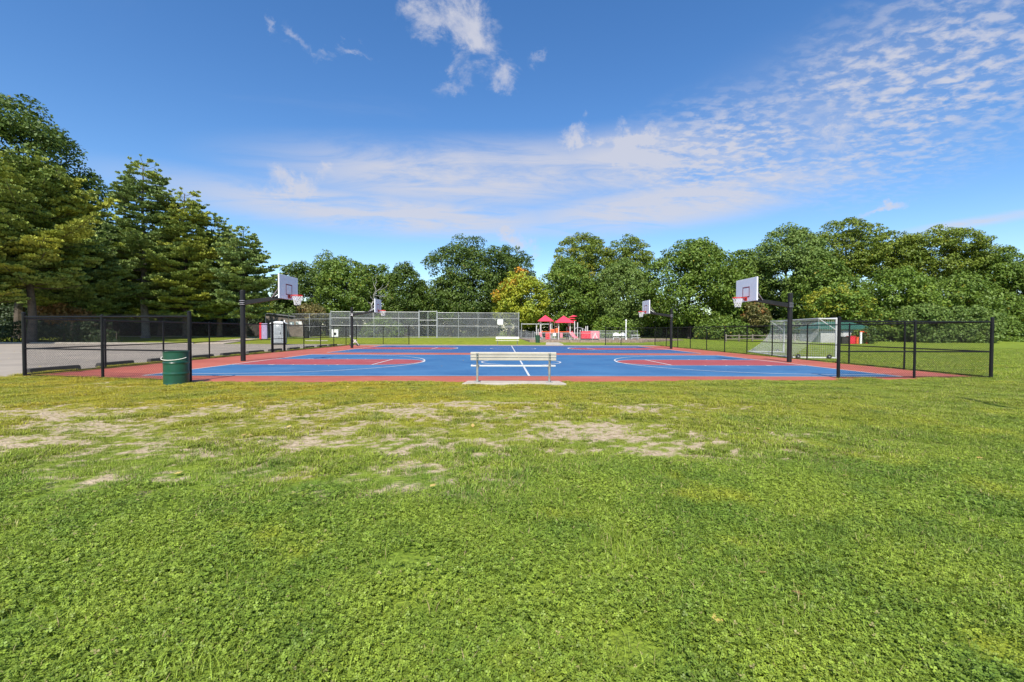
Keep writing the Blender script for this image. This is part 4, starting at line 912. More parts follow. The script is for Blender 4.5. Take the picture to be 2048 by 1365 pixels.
M['leaf_rust'] = leafmat('leaf_rust', (0.11, 0.13, 0.035), (0.22, 0.17, 0.055), c=(0.36, 0.15, 0.05))
M['leaf_red'] = leafmat('leaf_red', (0.14, 0.13, 0.03), (0.42, 0.20, 0.07))
M['needle'] = leafmat('pine_needle', (0.094, 0.163, 0.047), (0.263, 0.333, 0.086), c=(0.409, 0.464, 0.067), transl=0.12)
M['needle_y'] = leafmat('pine_needle_yellow', (0.111, 0.176, 0.038), (0.294, 0.350, 0.068), c=(0.453, 0.455, 0.058), transl=0.12)
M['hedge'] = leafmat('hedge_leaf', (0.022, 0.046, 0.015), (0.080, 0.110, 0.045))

def limb(b, p, q, r0, r1, rng, seg=4, wob=0.06):
    p = np.array(p, float); q = np.array(q, float); L_ = np.linalg.norm(q - p); pts = []
    for i in range(seg + 1):
        t_ = i / seg; o = rng.normal(size=3) * wob * L_ * math.sin(math.pi * t_); o[2] += 0.10 * L_ * math.sin(math.pi * t_); pts.append(tuple(p + (q - p) * t_ + o))
    b.path(pts, [r0 + (r1 - r0) * i / seg for i in range(seg + 1)], 7); return pts
def broadleaf(name, label, px, Y, top_y, w_px, seed, leaf='leaf_maple', base_y=None, fm=0.42, cr=1.0, size=0.36, bark='bark', patch=None, dens=1.0, flat=0.75, group='trees beyond the court', cat='tree', airy=0.0, lean=0.0, trunk_r=None, ybias=0.0, lobe=0.22, ncl=0.80):
    rng = np.random.default_rng(seed)
    x = xat(px, Y); g_ = float(gz(x, Y)); H = zat(px, top_y, Y) - g_; R = w_px * 0.5 * Y / FPX
    z0 = (zat(px, base_y, Y) - g_) if base_y else 0.12 * H
    root = empty(name, (x, Y, g_), label=label, cat=cat, group=group)
    tr = trunk_r or max(0.14, 0.017 * H + 0.06); b = MB()
    tp = limb(b, (0, 0, -0.3), (lean * H * 0.3, 0, H * 0.62), tr, tr * 0.4, rng, 6, 0.02)
    b.tube((0, 0, -0.3), (0, 0, 0.35), tr * 1.5, 9, tr * 1.02)
    # crown envelope
    Hc = H - z0; n_cl = int((2 * math.pi * R * Hc * 0.75 + 2 * math.pi * R * R * 0.6) / (cr * cr * 1.15)); n_cl = max(14, int(n_cl * ncl))
    t_ = rng.random(n_cl * 3) ; th = rng.random(n_cl * 3) * 2 * math.pi
    pl = 2.3
    prof = np.where(t_ < fm, (1 - np.abs((t_ - fm) / (fm + 0.10)) ** pl) ** (1 / pl), (1 - np.abs((t_ - fm) / (1.0 - fm)) ** 2.0) ** 0.62)
    keep = rng.random(n_cl * 3) < (0.15 + prof); keep &= (np.sin(th) < 0.45) | (rng.random(n_cl * 3) < 0.5)
    t_, th, prof = t_[keep][:n_cl], th[keep][:n_cl], prof[keep][:n_cl]; n = len(t_)
    ph = rng.random(6) * 6.28
    lob = 1 + lobe * (np.sin(2 * th + ph[0] + 3 * t_) * 0.5 + np.sin(3 * th + ph[1] - 5 * t_) * 0.35 + np.sin(5 * th + ph[2] + 9 * t_) * 0.25)
    rf_ = (0.74 + 0.30 * rng.random(n)) * lob
    rr = np.maximum(0, R - cr * 0.55) * prof * rf_
    C = np.stack([rr * np.cos(th) + lean * H * 0.3 * t_, rr * np.sin(th) + ybias * 0, z0 + cr * 0.3 + (Hc - cr * 0.75) * t_ + rng.normal(size=n) * cr * 0.28], 1)
    ni_ = int(n * 0.5); inner = C[:ni_] * np.array([1, 1, 0.94]) * np.stack([rng.uniform(0.25, 0.7, ni_)] * 2 + [np.ones(ni_)], 1); inner[:, 2] = np.clip(inner[:, 2], z0 * 0.95, H * 0.86)
    C = np.concatenate([C, inner]); n = len(C)
    Rc = cr * rng.uniform(0.55, 1.45, n)
    out = unit(C - np.array([0, 0, z0 + Hc * 0.4])); 
    npc = (6.2 * cr * cr / (size * size)) * dens * (1 - airy)
    V, tint, idx = leaf_cloud(C, Rc, npc, size, rng, out, flat)
    attrs = {'tint': tint}
    if patch:
        pt = patch(C, H, R, rng); attrs['patch'] = np.clip(pt[idx] * rng.uniform(0.5, 1.2, len(idx)), 0, 1)
    else: attrs['patch'] = (rng.random(len(idx)) < 0.012) * 0.7
    for k_ in range(14):
        c = C[rng.integers(len(C))]; hb = min(c[2] * 0.75, H * 0.58); hb = max(hb, min(z0, H * 0.25)); f_ = hb / (H * 0.62)
        limb(b, (lean * H * 0.3 * f_, 0, hb), tuple(c), tr * (0.52 - 0.25 * f_), 0.03, rng, 4, 0.07)
    b.build('trunk', bark, root, smooth=True)
    np_mesh('crown', V, 4, leaf, attrs, root)
    return root
def pine(name, label, px, Y, top_y, w_px, seed, base_y, leaf='needle', group='pines beyond the parking lot', lean=0.0, yel=0.3, nw=None, sparse=1.0, maxf=0.28):
    rng = np.random.default_rng(seed)
    x = xat(px, Y); g_ = float(gz(x, Y)); H = zat(px, top_y, Y) - g_; R = w_px * 0.5 * Y / FPX; zb = zat(px, base_y, Y) - g_
    root = empty(name, (x, Y, g_), label=label, cat='tree', group=group)
    b = MB(); tr = 0.016 * H + 0.10
    ax = lambda z: np.array([lean * z + 0.10 * math.sin(z * 0.5 + seed), 0.08 * math.sin(z * 0.7), z])
    zz = np.linspace(-0.3, H * 0.97, 14); b.path([tuple(ax(z)) for z in zz], [tr * (1 - 0.93 * max(0, z) / H) for z in zz], 9)
    b.tube((ax(-0.3)[0], 0, -0.3), (ax(0.4)[0], 0, 0.4), tr * 1.4, 9, tr)
    C = []; Rr = []; O = []; K = []
    z = zb
    while z < H * 0.985:
        f = (z - zb) / (H - zb)
        prof = min(1.0, 0.62 + f / maxf * 0.38) if f < maxf else (1 - (f - maxf) / (1.0 - maxf)) ** 0.66
        nb = 6 if f < 0.8 else 5; a0 = rng.random() * 6.28
        for k_ in range(nb):
            a = a0 + 6.283 * k_ / nb + rng.normal() * 0.25; L_ = max(0.35, R * prof * rng.uniform(0.62, 1.12))
            if rng.random() > sparse: continue
            if math.sin(a) > 0.6 and rng.random() < 0.4: continue
            rise = (0.10 + 0.38 * f) * L_; zs = z + rng.normal() * 0.15
            p0 = ax(zs); pts = []
            for i in range(5):
                t_ = i / 4; pts.append(tuple(p0 + np.array([math.cos(a) * L_ * t_, math.sin(a) * L_ * t_, rise * t_ ** 1.5 - 0.06 * L_ * math.sin(math.pi * t_)])))
            b.path(pts, [0.02 + 0.055 * (1 - f) * (1 - i / 4) * (H / 20) for i in range(5)], 5)
            step = 0.62; m_ = max(1, int(L_ * 0.78 / step)); yl = rng.random() < yel; kt = rng.uniform(0.35, 0.95) if yl else 0.0
            for i in range(m_):
                t_ = 1.0 - (i + 0.3 * rng.random()) * step / L_
                if t_ < 0.2 and L_ > 1.0: continue
                wdt = (0.30 + 0.30 * math.sin(math.pi * min(1, 0.25 + t_ * 0.7))) * min(1.3, 0.45 + L_ * 0.20)
                pc = np.array([np.interp(t_, np.linspace(0, 1, 5), [q_[j] for q_ in pts]) for j in range(3)])
                for sgn in ((-1, 0, 1) if t_ < 0.9 else (0,)):
                    off = np.array([-math.sin(a), math.cos(a), 0]) * sgn * wdt * rng.uniform(0.9, 1.7) * (1.0 if L_ > 1.2 else 0.5)
                    C.append(pc + off + np.array([0, 0, 0.12 + rng.normal() * 0.08])); Rr.append(wdt * rng.uniform(0.75, 1.25)); O.append([math.cos(a), math.sin(a), 0.3]); K.append(kt)
        z += (0.80 + 0.45 * rng.random()) * (H / 21) * (1.0 if f < 0.6 else 0.58)
    C = np.array(C); Rr = np.array(Rr); O = np.array(O); K = np.array(K)
    cnt = np.maximum(8, (34 * (Rr / 0.5) ** 2).astype(int)); idx = np.repeat(np.arange(len(C)), cnt); n = len(idx)
    d = rng.normal(size=(n, 3)); d[:, 2] = np.abs(d[:, 2]) * 0.9 - 0.25; d += O[idx] * 0.35; d = unit(d)
    P = C[idx] + d * (Rr[idx] * rng.random(n) ** 0.5 * 0.85)[:, None] * np.array([1, 1, 0.33])
    ax_ = unit(d * 0.8 + O[idx] * 0.5 + np.array([0, 0, 0.45]) + rng.normal(size=(n, 3)) * 0.35); sd_ = unit(np.cross(ax_, rng.normal(size=(n, 3))))
    ln = rng.uniform(0.20, 0.38, n)[:, None]; wd = rng.uniform(0.04, 0.075, n)[:, None] * 1.35
    V = np.stack([P - ax_ * ln * 0.4 - sd_ * wd * 0.5, P - ax_ * ln * 0.4 + sd_ * wd * 0.5, P + ax_ * ln * 0.6 + sd_ * wd * 1.25, P + ax_ * ln * 0.6 - sd_ * wd * 1.25], 1).reshape(-1, 3)
    tint = np.clip(0.5 * rng.random(len(C))[idx] + 0.5 * rng.random(n), 0, 1)
    b.build('trunk', 'barkg' if seed == 203 else 'bark', root, smooth=True)
    np_mesh('crown', V, 4, leaf, {'tint': tint, 'patch': K[idx] * rng.uniform(0.4, 1.0, n)}, root)
    return root

def ptop(f0, amt=1.0):
    return lambda C, H, R, rng: amt * sstep(f0, min(1.0, f0 + 0.2), C[:, 2] / H + rng.normal(size=len(C)) * 0.06)
def pside(amt, sign=-1):
    return lambda C, H, R, rng: amt * (rng.random(len(C)) < 0.5) * sstep(0.74, 0.94, C[:, 2] / H + sign * C[:, 0] / R * 0.35)
def pspot(p, amt=0.8): return lambda C, H, R, rng: amt * (rng.random(len(C)) < p)

# pines and oak by the parking lot
GP = 'trees by the parking lot'
broadleaf('oak_tree', 'tall broad oak rising behind the pine with the curved bare trunk', 38, 60, 200, 250, 101, 'leaf_dark', base_y=520, fm=0.5, cr=1.5, size=0.40, group=GP, airy=0.0, lobe=0.45, ncl=0.72)
broadleaf('oak_tree', 'lower oak bough crown beside the tall oak, behind the pines', 150, 63, 318, 130, 102, 'leaf_dark', base_y=520, fm=0.4, cr=1.2, size=0.38, group=GP, airy=0.1, lobe=0.4, ncl=0.65)
pine('pine_tree', 'yellow-green pine with stout curved bare trunk behind the hedge', 62, 47, 318, 330, 201, 572, 'needle_y', GP, yel=0.35, maxf=0.35)
pine('pine_tree', 'low wide pine filling the gap behind the stout pine trunk', 150, 56, 452, 250, 202, 628, 'needle', GP, yel=0.35, maxf=0.2)
pine('pine_tree', 'tallest pine, pointed top and long grey trunk down to the grass', 290, 62, 318, 185, 203, 592, 'needle', GP, yel=0.35, sparse=0.95)
pine('pine_tree', 'broad yellow-green pine directly beside the tallest pine', 372, 63, 378, 185, 204, 632, 'needle_y', GP, yel=0.5)
pine('pine_tree', 'dark mid-height pine between the broad pine and the outermost pine', 440, 66, 438, 165, 205, 636, 'needle', GP, yel=0.12)
pine('pine_tree', 'outermost dark pine tapering down toward the near backboard', 490, 62, 456, 125, 206, 636, 'needle', GP, yel=0.08, maxf=0.42)
pine('pine_tree', 'low pine with drooping lower boughs behind the broad pine', 320, 72, 470, 260, 207, 640, 'needle', GP, yel=0.3)
pine('pine_tree', 'squat dark pine behind the tallest pine and low wide pine', 230, 74, 440, 220, 209, 640, 'needle', GP, yel=0.2)
pine('pine_tree', 'spreading pine with boughs reaching over the hedge, off past the oak', -60, 44, 380, 260, 208, 600, 'needle_y', GP, yel=0.3)
broadleaf('maple_tree', 'dark tree hiding the roof of the blue-grey house', 8, 68, 500, 160, 303, 'leaf_dark', base_y=614, cr=0.9, group=GP)
broadleaf('maple_sapling', 'small orange-leaved maple beneath the pines behind the hedge', 128, 53, 612, 76, 301, 'leaf_red', base_y=642, cr=0.5, size=0.28, group=GP)
broadleaf('maple_sapling', 'small yellow-orange tree beside the lavender board under the outermost pine', 550, 86, 592, 80, 302, 'leaf_bright', base_y=640, cr=0.6, size=0.3, group=GP, patch=pspot(0.3))
# middle row
broadleaf('maple_tree', 'dark rounded tree next to the outermost pine, behind the wooden barn', 600, 84, 527, 90, 401, 'leaf_dark', cr=1.0, base_y=640)
broadleaf('birch_tree', 'slim thin-topped pale tree between dark maples behind the low grey fence', 655, 90, 503, 66, 402, 'leaf_silver', cr=0.8, airy=0.35, base_y=600)
broadleaf('maple_tree', 'bright green maple behind the low grey fence corner', 693, 80, 514, 118, 403, 'leaf_maple', cr=1.05, base_y=640)
broadleaf('maple_tree', 'narrow dark maple behind the far backboard by the stroller', 755, 84, 528, 84, 404, 'leaf_maple', cr=0.95, base_y=640)
broadleaf('maple_tree', 'rounded dark maple with pointed top beside the sky gap', 812, 82, 526, 84, 405, 'leaf_dark', cr=0.95, base_y=640)
broadleaf('young_tree', 'young yellow-green tree behind the tennis gate', 841, 88, 565, 58, 406, 'leaf_bright', cr=0.6, size=0.3, base_y=648, fm=0.3)
broadleaf('oak_tree', 'biggest dark oak, broad lobed crown behind the tennis fence', 945, 86, 478, 150, 407, 'leaf_dark', cr=1.4, base_y=648, fm=0.5, lobe=0.5, ncl=0.7)
broadleaf('oak_tree', 'side crown of dark oak reaching behind the orange-topped maple', 1018, 90, 492, 90, 408, 'leaf_dark', cr=1.1, base_y=640, fm=0.62)
broadleaf('oak_tree', 'lower dark tree filling under the biggest oak behind the tennis gate', 900, 82, 548, 90, 409, 'leaf_dark', cr=0.95, base_y=650)
broadleaf('maple_tree', 'yellow maple with orange top beside the playground roofs', 1042, 74, 541, 112, 410, 'leaf_yellow', cr=0.85, size=0.34, base_y=648, patch=pside(0.9), fm=0.38)
broadleaf('maple_tree', 'dark green maple directly behind the red playground roofs', 1137, 78, 522, 130, 411, 'leaf_maple', cr=1.05, base_y=650)
broadleaf('locust_tree', 'flat-topped yellow-green locust rising behind the playground maple', 1165, 98, 470, 130, 412, 'leaf_locust', cr=1.2, flat=0.5, base_y=600, fm=0.6, patch=pspot(0.14, 0.6), airy=0.1)
broadleaf('locust_tree', 'second flat-topped locust crown behind the silvery tree', 1254, 98, 474, 90, 413, 'leaf_locust', cr=1.1, flat=0.5, base_y=580, fm=0.62, airy=0.2)
broadleaf('willow_tree', 'silvery pale green tree behind the far hoop near the white post', 1246, 74, 520, 118, 414, 'leaf_silver', cr=0.9, size=0.30, base_y=655)
broadleaf('maple_tree', 'big rounded maple behind the far hoop on soccer-lawn side', 1378, 72, 481, 190, 415, 'leaf_maple', cr=1.15, base_y=646, bark='bark', fm=0.4)
broadleaf('maple_tree', 'maple with low boughs between the rounded maple and backboard', 1480, 78, 503, 120, 416, 'leaf_maple', cr=1.05, base_y=650)
broadleaf('ash_tree', 'broad grey-green tree rising behind the backboard beside the soccer goal', 1570, 76, 456, 170, 417, 'leaf_silver', cr=1.15, base_y=600, flat=0.65)
broadleaf('locust_tree', 'highest feathery locust above the soccer goal', 1688, 84, 438, 130, 418, 'leaf_locust', cr=1.1, flat=0.55, base_y=560, fm=0.6, airy=0.15, bark='barkg')
broadleaf('ash_tree', 'mid-height tree under the highest locust behind the goal net', 1640, 70, 520, 150, 419, 'leaf_maple', cr=1.0, base_y=640, flat=0.65)
broadleaf('locust_tree', 'feathery locust between the highest one and the double-topped tree', 1772, 86, 462, 100, 420, 'leaf_locust', cr=1.1, flat=0.55, base_y=560, fm=0.6, airy=0.15)
broadleaf('locust_tree', 'double-topped dark locust behind the green shed roof', 1868, 84, 456, 150, 421, 'leaf_locust', cr=1.15, flat=0.55, base_y=570, fm=0.58, airy=0.12, bark='barkg')
broadleaf('locust_tree', 'descending locust crown at the far corner of the soccer lawn', 1965, 82, 492, 130, 422, 'leaf_maple', cr=1.1, flat=0.6, base_y=600, fm=0.5, airy=0.1)
broadleaf('locust_tree', 'outermost dark tree where the tree line descends past soccer lawn', 2045, 80, 525, 120, 423, 'leaf_dark', cr=1.05, flat=0.65, base_y=640)
broadleaf('locust_tree', 'tree continuing the line past the outermost dark tree', 2150, 80, 530, 140, 424, 'leaf_maple', cr=1.1, base_y=640)
broadleaf('ash_tree', 'full green tree low behind the shed and fence panel', 1790, 68, 540, 150, 425, 'leaf_bright', cr=1.0, base_y=640, flat=0.65)
broadleaf('ash_tree', 'full green tree low behind the lawn-side fence corner', 1905, 70, 548, 150, 426, 'leaf_maple', cr=1.0, base_y=650, flat=0.65)
broadleaf('maple_tree', 'yellowing small maple above the soccer goal crossbar', 1668, 62, 570, 110, 427, 'leaf_bright', cr=0.75, size=0.32, base_y=640, patch=pspot(0.35, 0.7), bark='barkg')
broadleaf('maple_tree', 'dark maple low boughs at the outer end of tree line', 2000, 72, 590, 110, 428, 'leaf_maple', cr=0.9, base_y=660)
# understory
GS = 'shrubs under the tree line'
def shrub(px, Y, top, w, seed, leaf, label, cr=0.55, size=0.28, patch=None, base=688): return broadleaf('shrub', label, px, Y, top, w, seed, leaf, base_y=base, cr=cr, size=size, group=GS, cat='shrub', patch=patch, trunk_r=0.07, fm=0.35)
shrub(622, 72, 606, 60, 501, 'leaf_rust', 'rust-brown leafy shrub above the low grey fence', base=640, patch=pspot(0.12))
shrub(588, 88, 596, 56, 502, 'leaf_rust', 'pale brown shrub behind the near hoop net, beyond the barn', patch=pspot(0.1), base=640)
shrub(765, 74, 634, 80, 503, 'leaf_bright', 'green shrub mound inside the overgrown tennis court')
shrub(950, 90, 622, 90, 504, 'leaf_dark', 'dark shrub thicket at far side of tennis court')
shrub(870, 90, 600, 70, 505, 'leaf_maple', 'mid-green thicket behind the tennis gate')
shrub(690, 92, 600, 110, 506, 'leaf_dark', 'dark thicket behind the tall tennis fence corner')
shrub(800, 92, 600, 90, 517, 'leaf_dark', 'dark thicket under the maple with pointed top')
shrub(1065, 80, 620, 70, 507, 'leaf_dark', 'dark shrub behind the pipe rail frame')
shrub(1230, 72, 628, 90, 508, 'leaf_bright', 'bright green shrub behind the white post')
shrub(1330, 76, 640, 90, 509, 'leaf_dark', 'dark thicket under the big rounded maple')
shrub(1440, 66, 632, 100, 510, 'leaf_maple', 'leafy shrub above the split-rail fence')
shrub(1510, 66, 606, 50, 511, 'leaf_rust', 'rusty-brown shrub behind the split-rail fence', patch=pspot(0.1), base=648)
shrub(1500, 70, 630, 110, 530, 'leaf_maple', 'leafy green shrub below the rusty-brown one behind the split-rail fence')
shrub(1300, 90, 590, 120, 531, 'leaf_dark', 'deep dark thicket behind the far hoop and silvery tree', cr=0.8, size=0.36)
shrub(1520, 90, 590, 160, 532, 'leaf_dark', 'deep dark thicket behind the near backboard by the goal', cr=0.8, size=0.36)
shrub(1565, 66, 640, 110, 512, 'leaf_dark', 'dark shrub behind the soccer goal net')
shrub(1765, 60, 622, 100, 513, 'leaf_maple', 'dense green shrub beside the white shed')
shrub(1840, 58, 606, 120, 514, 'leaf_silver', 'pale green shrub behind the lawn-side fence panel middle post', cr=0.6)
shrub(1930, 58, 612, 120, 515, 'leaf_silver', 'pale green shrub behind the lawn-side fence corner post', cr=0.6)
shrub(1714, 53.5, 660, 26, 533, 'leaf_maple', 'small bush between the red bin and the orange frame at the shed', cr=0.3, size=0.2)
shrub(1738, 52.6, 652, 24, 534, 'leaf_dark', 'dark bush at the outer corner of the white shed', cr=0.35, size=0.2)
shrub(2010, 62, 640, 90, 516, 'leaf_maple', 'low green shrub at the end of the soccer lawn')
shrub(2030, 60, 676, 80, 518, 'leaf_bright', 'lowest weedy shrub strip along the soccer lawn edge')
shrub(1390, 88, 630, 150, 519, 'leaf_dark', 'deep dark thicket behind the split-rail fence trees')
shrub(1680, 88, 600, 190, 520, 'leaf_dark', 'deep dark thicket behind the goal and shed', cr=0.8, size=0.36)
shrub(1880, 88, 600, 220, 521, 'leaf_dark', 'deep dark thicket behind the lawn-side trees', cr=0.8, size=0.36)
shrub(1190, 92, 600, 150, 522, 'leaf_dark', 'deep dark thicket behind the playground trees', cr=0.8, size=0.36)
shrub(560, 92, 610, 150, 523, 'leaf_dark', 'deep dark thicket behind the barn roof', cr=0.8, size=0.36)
# dead pale tree
rng = np.random.default_rng(9); b = MB(); xd, Yd = xat(745, 78), 78.0; root = empty('dead_tree', (xd, Yd, 0.34), label='bare pale dead tree behind the far backboard', cat='tree')
limb(b, (0, 0, -0.2), (0.2, 0, 7.2), 0.16, 0.08, rng, 5, 0.03)
for (a_, hb, ln, rs) in ((0.5, 6.6, 2.6, 1.9), (2.5, 6.2, 2.6, 2.2), (1.2, 7.0, 1.2, 2.8), (3.0, 5.2, 1.8, 1.2), (0.1, 5.8, 2.2, 1.0)):
    e = (math.cos(a_) * ln + 0.2, -0.3, hb + rs); limb(b, (0.18, 0, hb), e, 0.07, 0.03, rng, 4, 0.08)
    limb(b, e, (e[0] + 0.5, e[1], e[2] + 0.9), 0.03, 0.012, rng, 3, 0.08); limb(b, ((0.18 + e[0]) / 2, -0.15, (hb + e[2]) / 2), (e[0] - 0.6, e[1], e[2] + 0.5), 0.035, 0.012, rng, 3, 0.08)
b.build('trunk', 'deadwood', root, smooth=True)
# far wood closing the view behind the trees
rng = np.random.default_rng(55); C = []
for x in np.arange(-190, 190, 1.5):
    hh = 6.2 + 1.6 * math.sin(x * 0.11) + 1.0 * math.sin(x * 0.31 + 1)
    for z in np.arange(0.8, hh, 1.7): C.append((x + rng.normal() * 0.6, 118 + rng.normal() * 1.2, z + 0.4 + rng.normal() * 0.4))
C = np.array(C); V, tint, idx = leaf_cloud(C, rng.uniform(1.1, 1.9, len(C)), 26, 0.85, rng)
o = np_mesh('distant_wood', V, 4, 'leaf_dark', {'tint': tint, 'patch': np.zeros(len(tint))}); tag(o, kind='stuff')
# clipped hedge along the parking lot
rng = np.random.default_rng(77); hx0, hx1, hy = xat(-60, 48.6), xat(232, 48.6), 48.6
root = empty('hedge', (0, 0, 0), label='long dark clipped hedge along the far kerb of the parking lot', cat='hedge')
C = []
for x in np.arange(hx0, hx1, 0.42):
    hh = 1.75 + 0.25 * math.sin(x * 1.1) + 0.15 * math.sin(x * 2.7) - 0.5 * sstep(-45, -41, np.array(x)).item()
    for z in np.arange(0.25, hh, 0.42):
        C.append((x + rng.normal() * 0.12, hy - 0.42 + rng.normal() * 0.12, z)); C.append((x + rng.normal() * 0.12, hy + 0.3, z))
    C.append((x, hy, hh))
C = np.array(C); Rr = rng.uniform(0.3, 0.48, len(C)); V, tint, idx = leaf_cloud(C, Rr, 26, 0.17, rng, unit(C - np.array([[0, 0, 0]]) * 0 - np.stack([C[:, 0], np.full(len(C), hy), np.full(len(C), 0.8)], 1)))
np_mesh('foliage', V, 4, 'hedge', {'tint': tint}, root)
b = MB()
for x in np.arange(hx0 + 0.5, hx1, 0.9): b.tube((x, hy, -0.1), (x + 0.1, hy, 1.2), 0.035, 6)
b.build('stem', 'bark', root)
# dark evergreen thicket under the pines
rng = np.random.default_rng(78); k_ = 0
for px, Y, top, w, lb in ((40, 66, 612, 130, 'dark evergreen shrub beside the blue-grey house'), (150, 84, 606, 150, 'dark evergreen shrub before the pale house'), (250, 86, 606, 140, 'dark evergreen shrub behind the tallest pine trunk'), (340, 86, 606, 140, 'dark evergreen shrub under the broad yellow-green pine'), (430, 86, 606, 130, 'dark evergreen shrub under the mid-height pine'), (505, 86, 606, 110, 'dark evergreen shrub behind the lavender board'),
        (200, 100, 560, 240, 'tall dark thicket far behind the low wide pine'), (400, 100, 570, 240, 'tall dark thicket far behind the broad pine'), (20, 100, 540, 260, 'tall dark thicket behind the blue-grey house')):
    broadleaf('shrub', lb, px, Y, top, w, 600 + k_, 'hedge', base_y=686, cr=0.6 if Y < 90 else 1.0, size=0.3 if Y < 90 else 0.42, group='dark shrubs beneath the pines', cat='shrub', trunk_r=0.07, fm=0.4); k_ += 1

# ------------------------------------------------------------------ grass and clover (stuff)
bm_ = bpy.data.materials.new('grass_blade'); bm_.use_nodes = True; t = bm_.node_tree; p = t.nodes['Principled BSDF']
gc = grasscolor(t, 1.0); at = t.nodes.new('ShaderNodeAttribute'); at.attribute_name = 'tint'
hv = t.nodes.new('ShaderNodeHueSaturation'); mr = t.nodes.new('ShaderNodeMapRange'); mr.inputs[3].default_value = 0.55; mr.inputs[4].default_value = 1.35; t.links.new(at.outputs['Fac'], mr.inputs[0])
t.links.new(mr.outputs[0], hv.inputs['Value']); t.links.new(gc, hv.inputs['Color'])
dry = t.nodes.new('ShaderNodeAttribute'); dry.attribute_name = 'dry'; dx_ = t.nodes.new('ShaderNodeMix'); dx_.data_type = 'RGBA'; t.links.new(dry.outputs['Fac'], dx_.inputs['Factor']); t.links.new(hv.outputs[0], dx_.inputs['A']); dx_.inputs['B'].default_value = (0.42, 0.33, 0.16, 1)
t.links.new(dx_.outputs['Result'], p.inputs['Base Color']); p.inputs['Roughness'].default_value = 0.5; p.inputs['Specular IOR Level'].default_value = 0.3
tl = t.nodes.new('ShaderNodeBsdfTranslucent'); ms = t.nodes.new('ShaderNodeMixShader'); ms.inputs[0].default_value = 0.3
t.links.new(dx_.outputs['Result'], tl.inputs[0]); t.links.new(p.outputs[0], ms.inputs[1]); t.links.new(tl.outputs[0], ms.inputs[2]); t.links.new(ms.outputs[0], t.nodes['Material Output'].inputs[0])
def proto(name, V, nper, attrs):
    o = np_mesh(name, V, nper, bm_, attrs); COL.objects.unlink(o); return o
def blades(n, rad, h0, h1, w, seed, lean=0.5, dryp=0.08):
    rng = np.random.default_rng(seed); r = rad * np.sqrt(rng.random(n)); a = rng.random(n) * 6.283
    B = np.stack([r * np.cos(a), r * np.sin(a), np.full(n, -0.004)], 1); h = rng.uniform(h0, h1, n)[:, None]
    la = rng.random(n) * 6.283; ln = rng.uniform(0.1, lean * 1.6, n)[:, None]; d = np.stack([np.cos(la), np.sin(la), np.zeros(n)], 1)
    s = np.stack([-np.sin(la), np.cos(la), np.zeros(n)], 1); up_ = np.array([0, 0, 1.0])
    m1 = B + up_ * h * 0.6 + d * h * ln * 0.35; tp = B + up_ * h * (1.0 - 0.25 * np.minimum(1, ln)) + d * h * ln; ww = w * rng.uniform(0.7, 1.3, n)[:, None]
    q1 = np.stack([B - s * ww * 0.5, B + s * ww * 0.5, m1 + s * ww * 0.42, m1 - s * ww * 0.42], 1)
    q2 = np.stack([m1 - s * ww * 0.42, m1 + s * ww * 0.42, tp + s * ww * 0.06, tp - s * ww * 0.06], 1)
    V = np.concatenate([q1, q2]).reshape(-1, 3); tt = rng.random(n); dd = (rng.random(n) < dryp) * rng.uniform(0.4, 1, n)
    return V, 4, {'tint': np.concatenate([tt, tt]), 'dry': np.concatenate([dd, dd])}
def clover(n, rad, h0, h1, sz, seed):
    rng = np.random.default_rng(seed); r = rad * np.sqrt(rng.random(n)); a = rng.random(n) * 6.283
    Cn = np.stack([r * np.cos(a), r * np.sin(a), rng.uniform(h0, h1, n)], 1); nrm = unit(np.stack([rng.normal(size=n) * 0.42, rng.normal(size=n) * 0.42, np.ones(n)], 1)); a0 = rng.random(n) * 6.283
    u = unit(np.cross(nrm, np.array([1.0, 0.2, 0.1]))); v = np.cross(nrm, u); qs = []; s = (sz * rng.uniform(0.65, 1.3, n))[:, None]
    for k_ in range(3):
        aa = (a0 + 2.094 * k_)[:, None]; dr = u * np.cos(aa) + v * np.sin(aa); sd_ = np.cross(nrm, dr); tip = Cn + dr * s + nrm * s * rng.uniform(-0.15, 0.35, n)[:, None]; mid = Cn + dr * s * 0.62 + nrm * s * 0.12
        qs.append(np.stack([Cn, mid - sd_ * s * 0.46, tip, mid + sd_ * s * 0.46], 1))
    V = np.concatenate(qs).reshape(-1, 3); tt = np.tile(rng.random(n) * 0.8 + 0.1, 3); dd = np.tile((rng.random(n) < 0.015) * 0.7, 3)
    return V, 4, {'tint': tt, 'dry': dd}
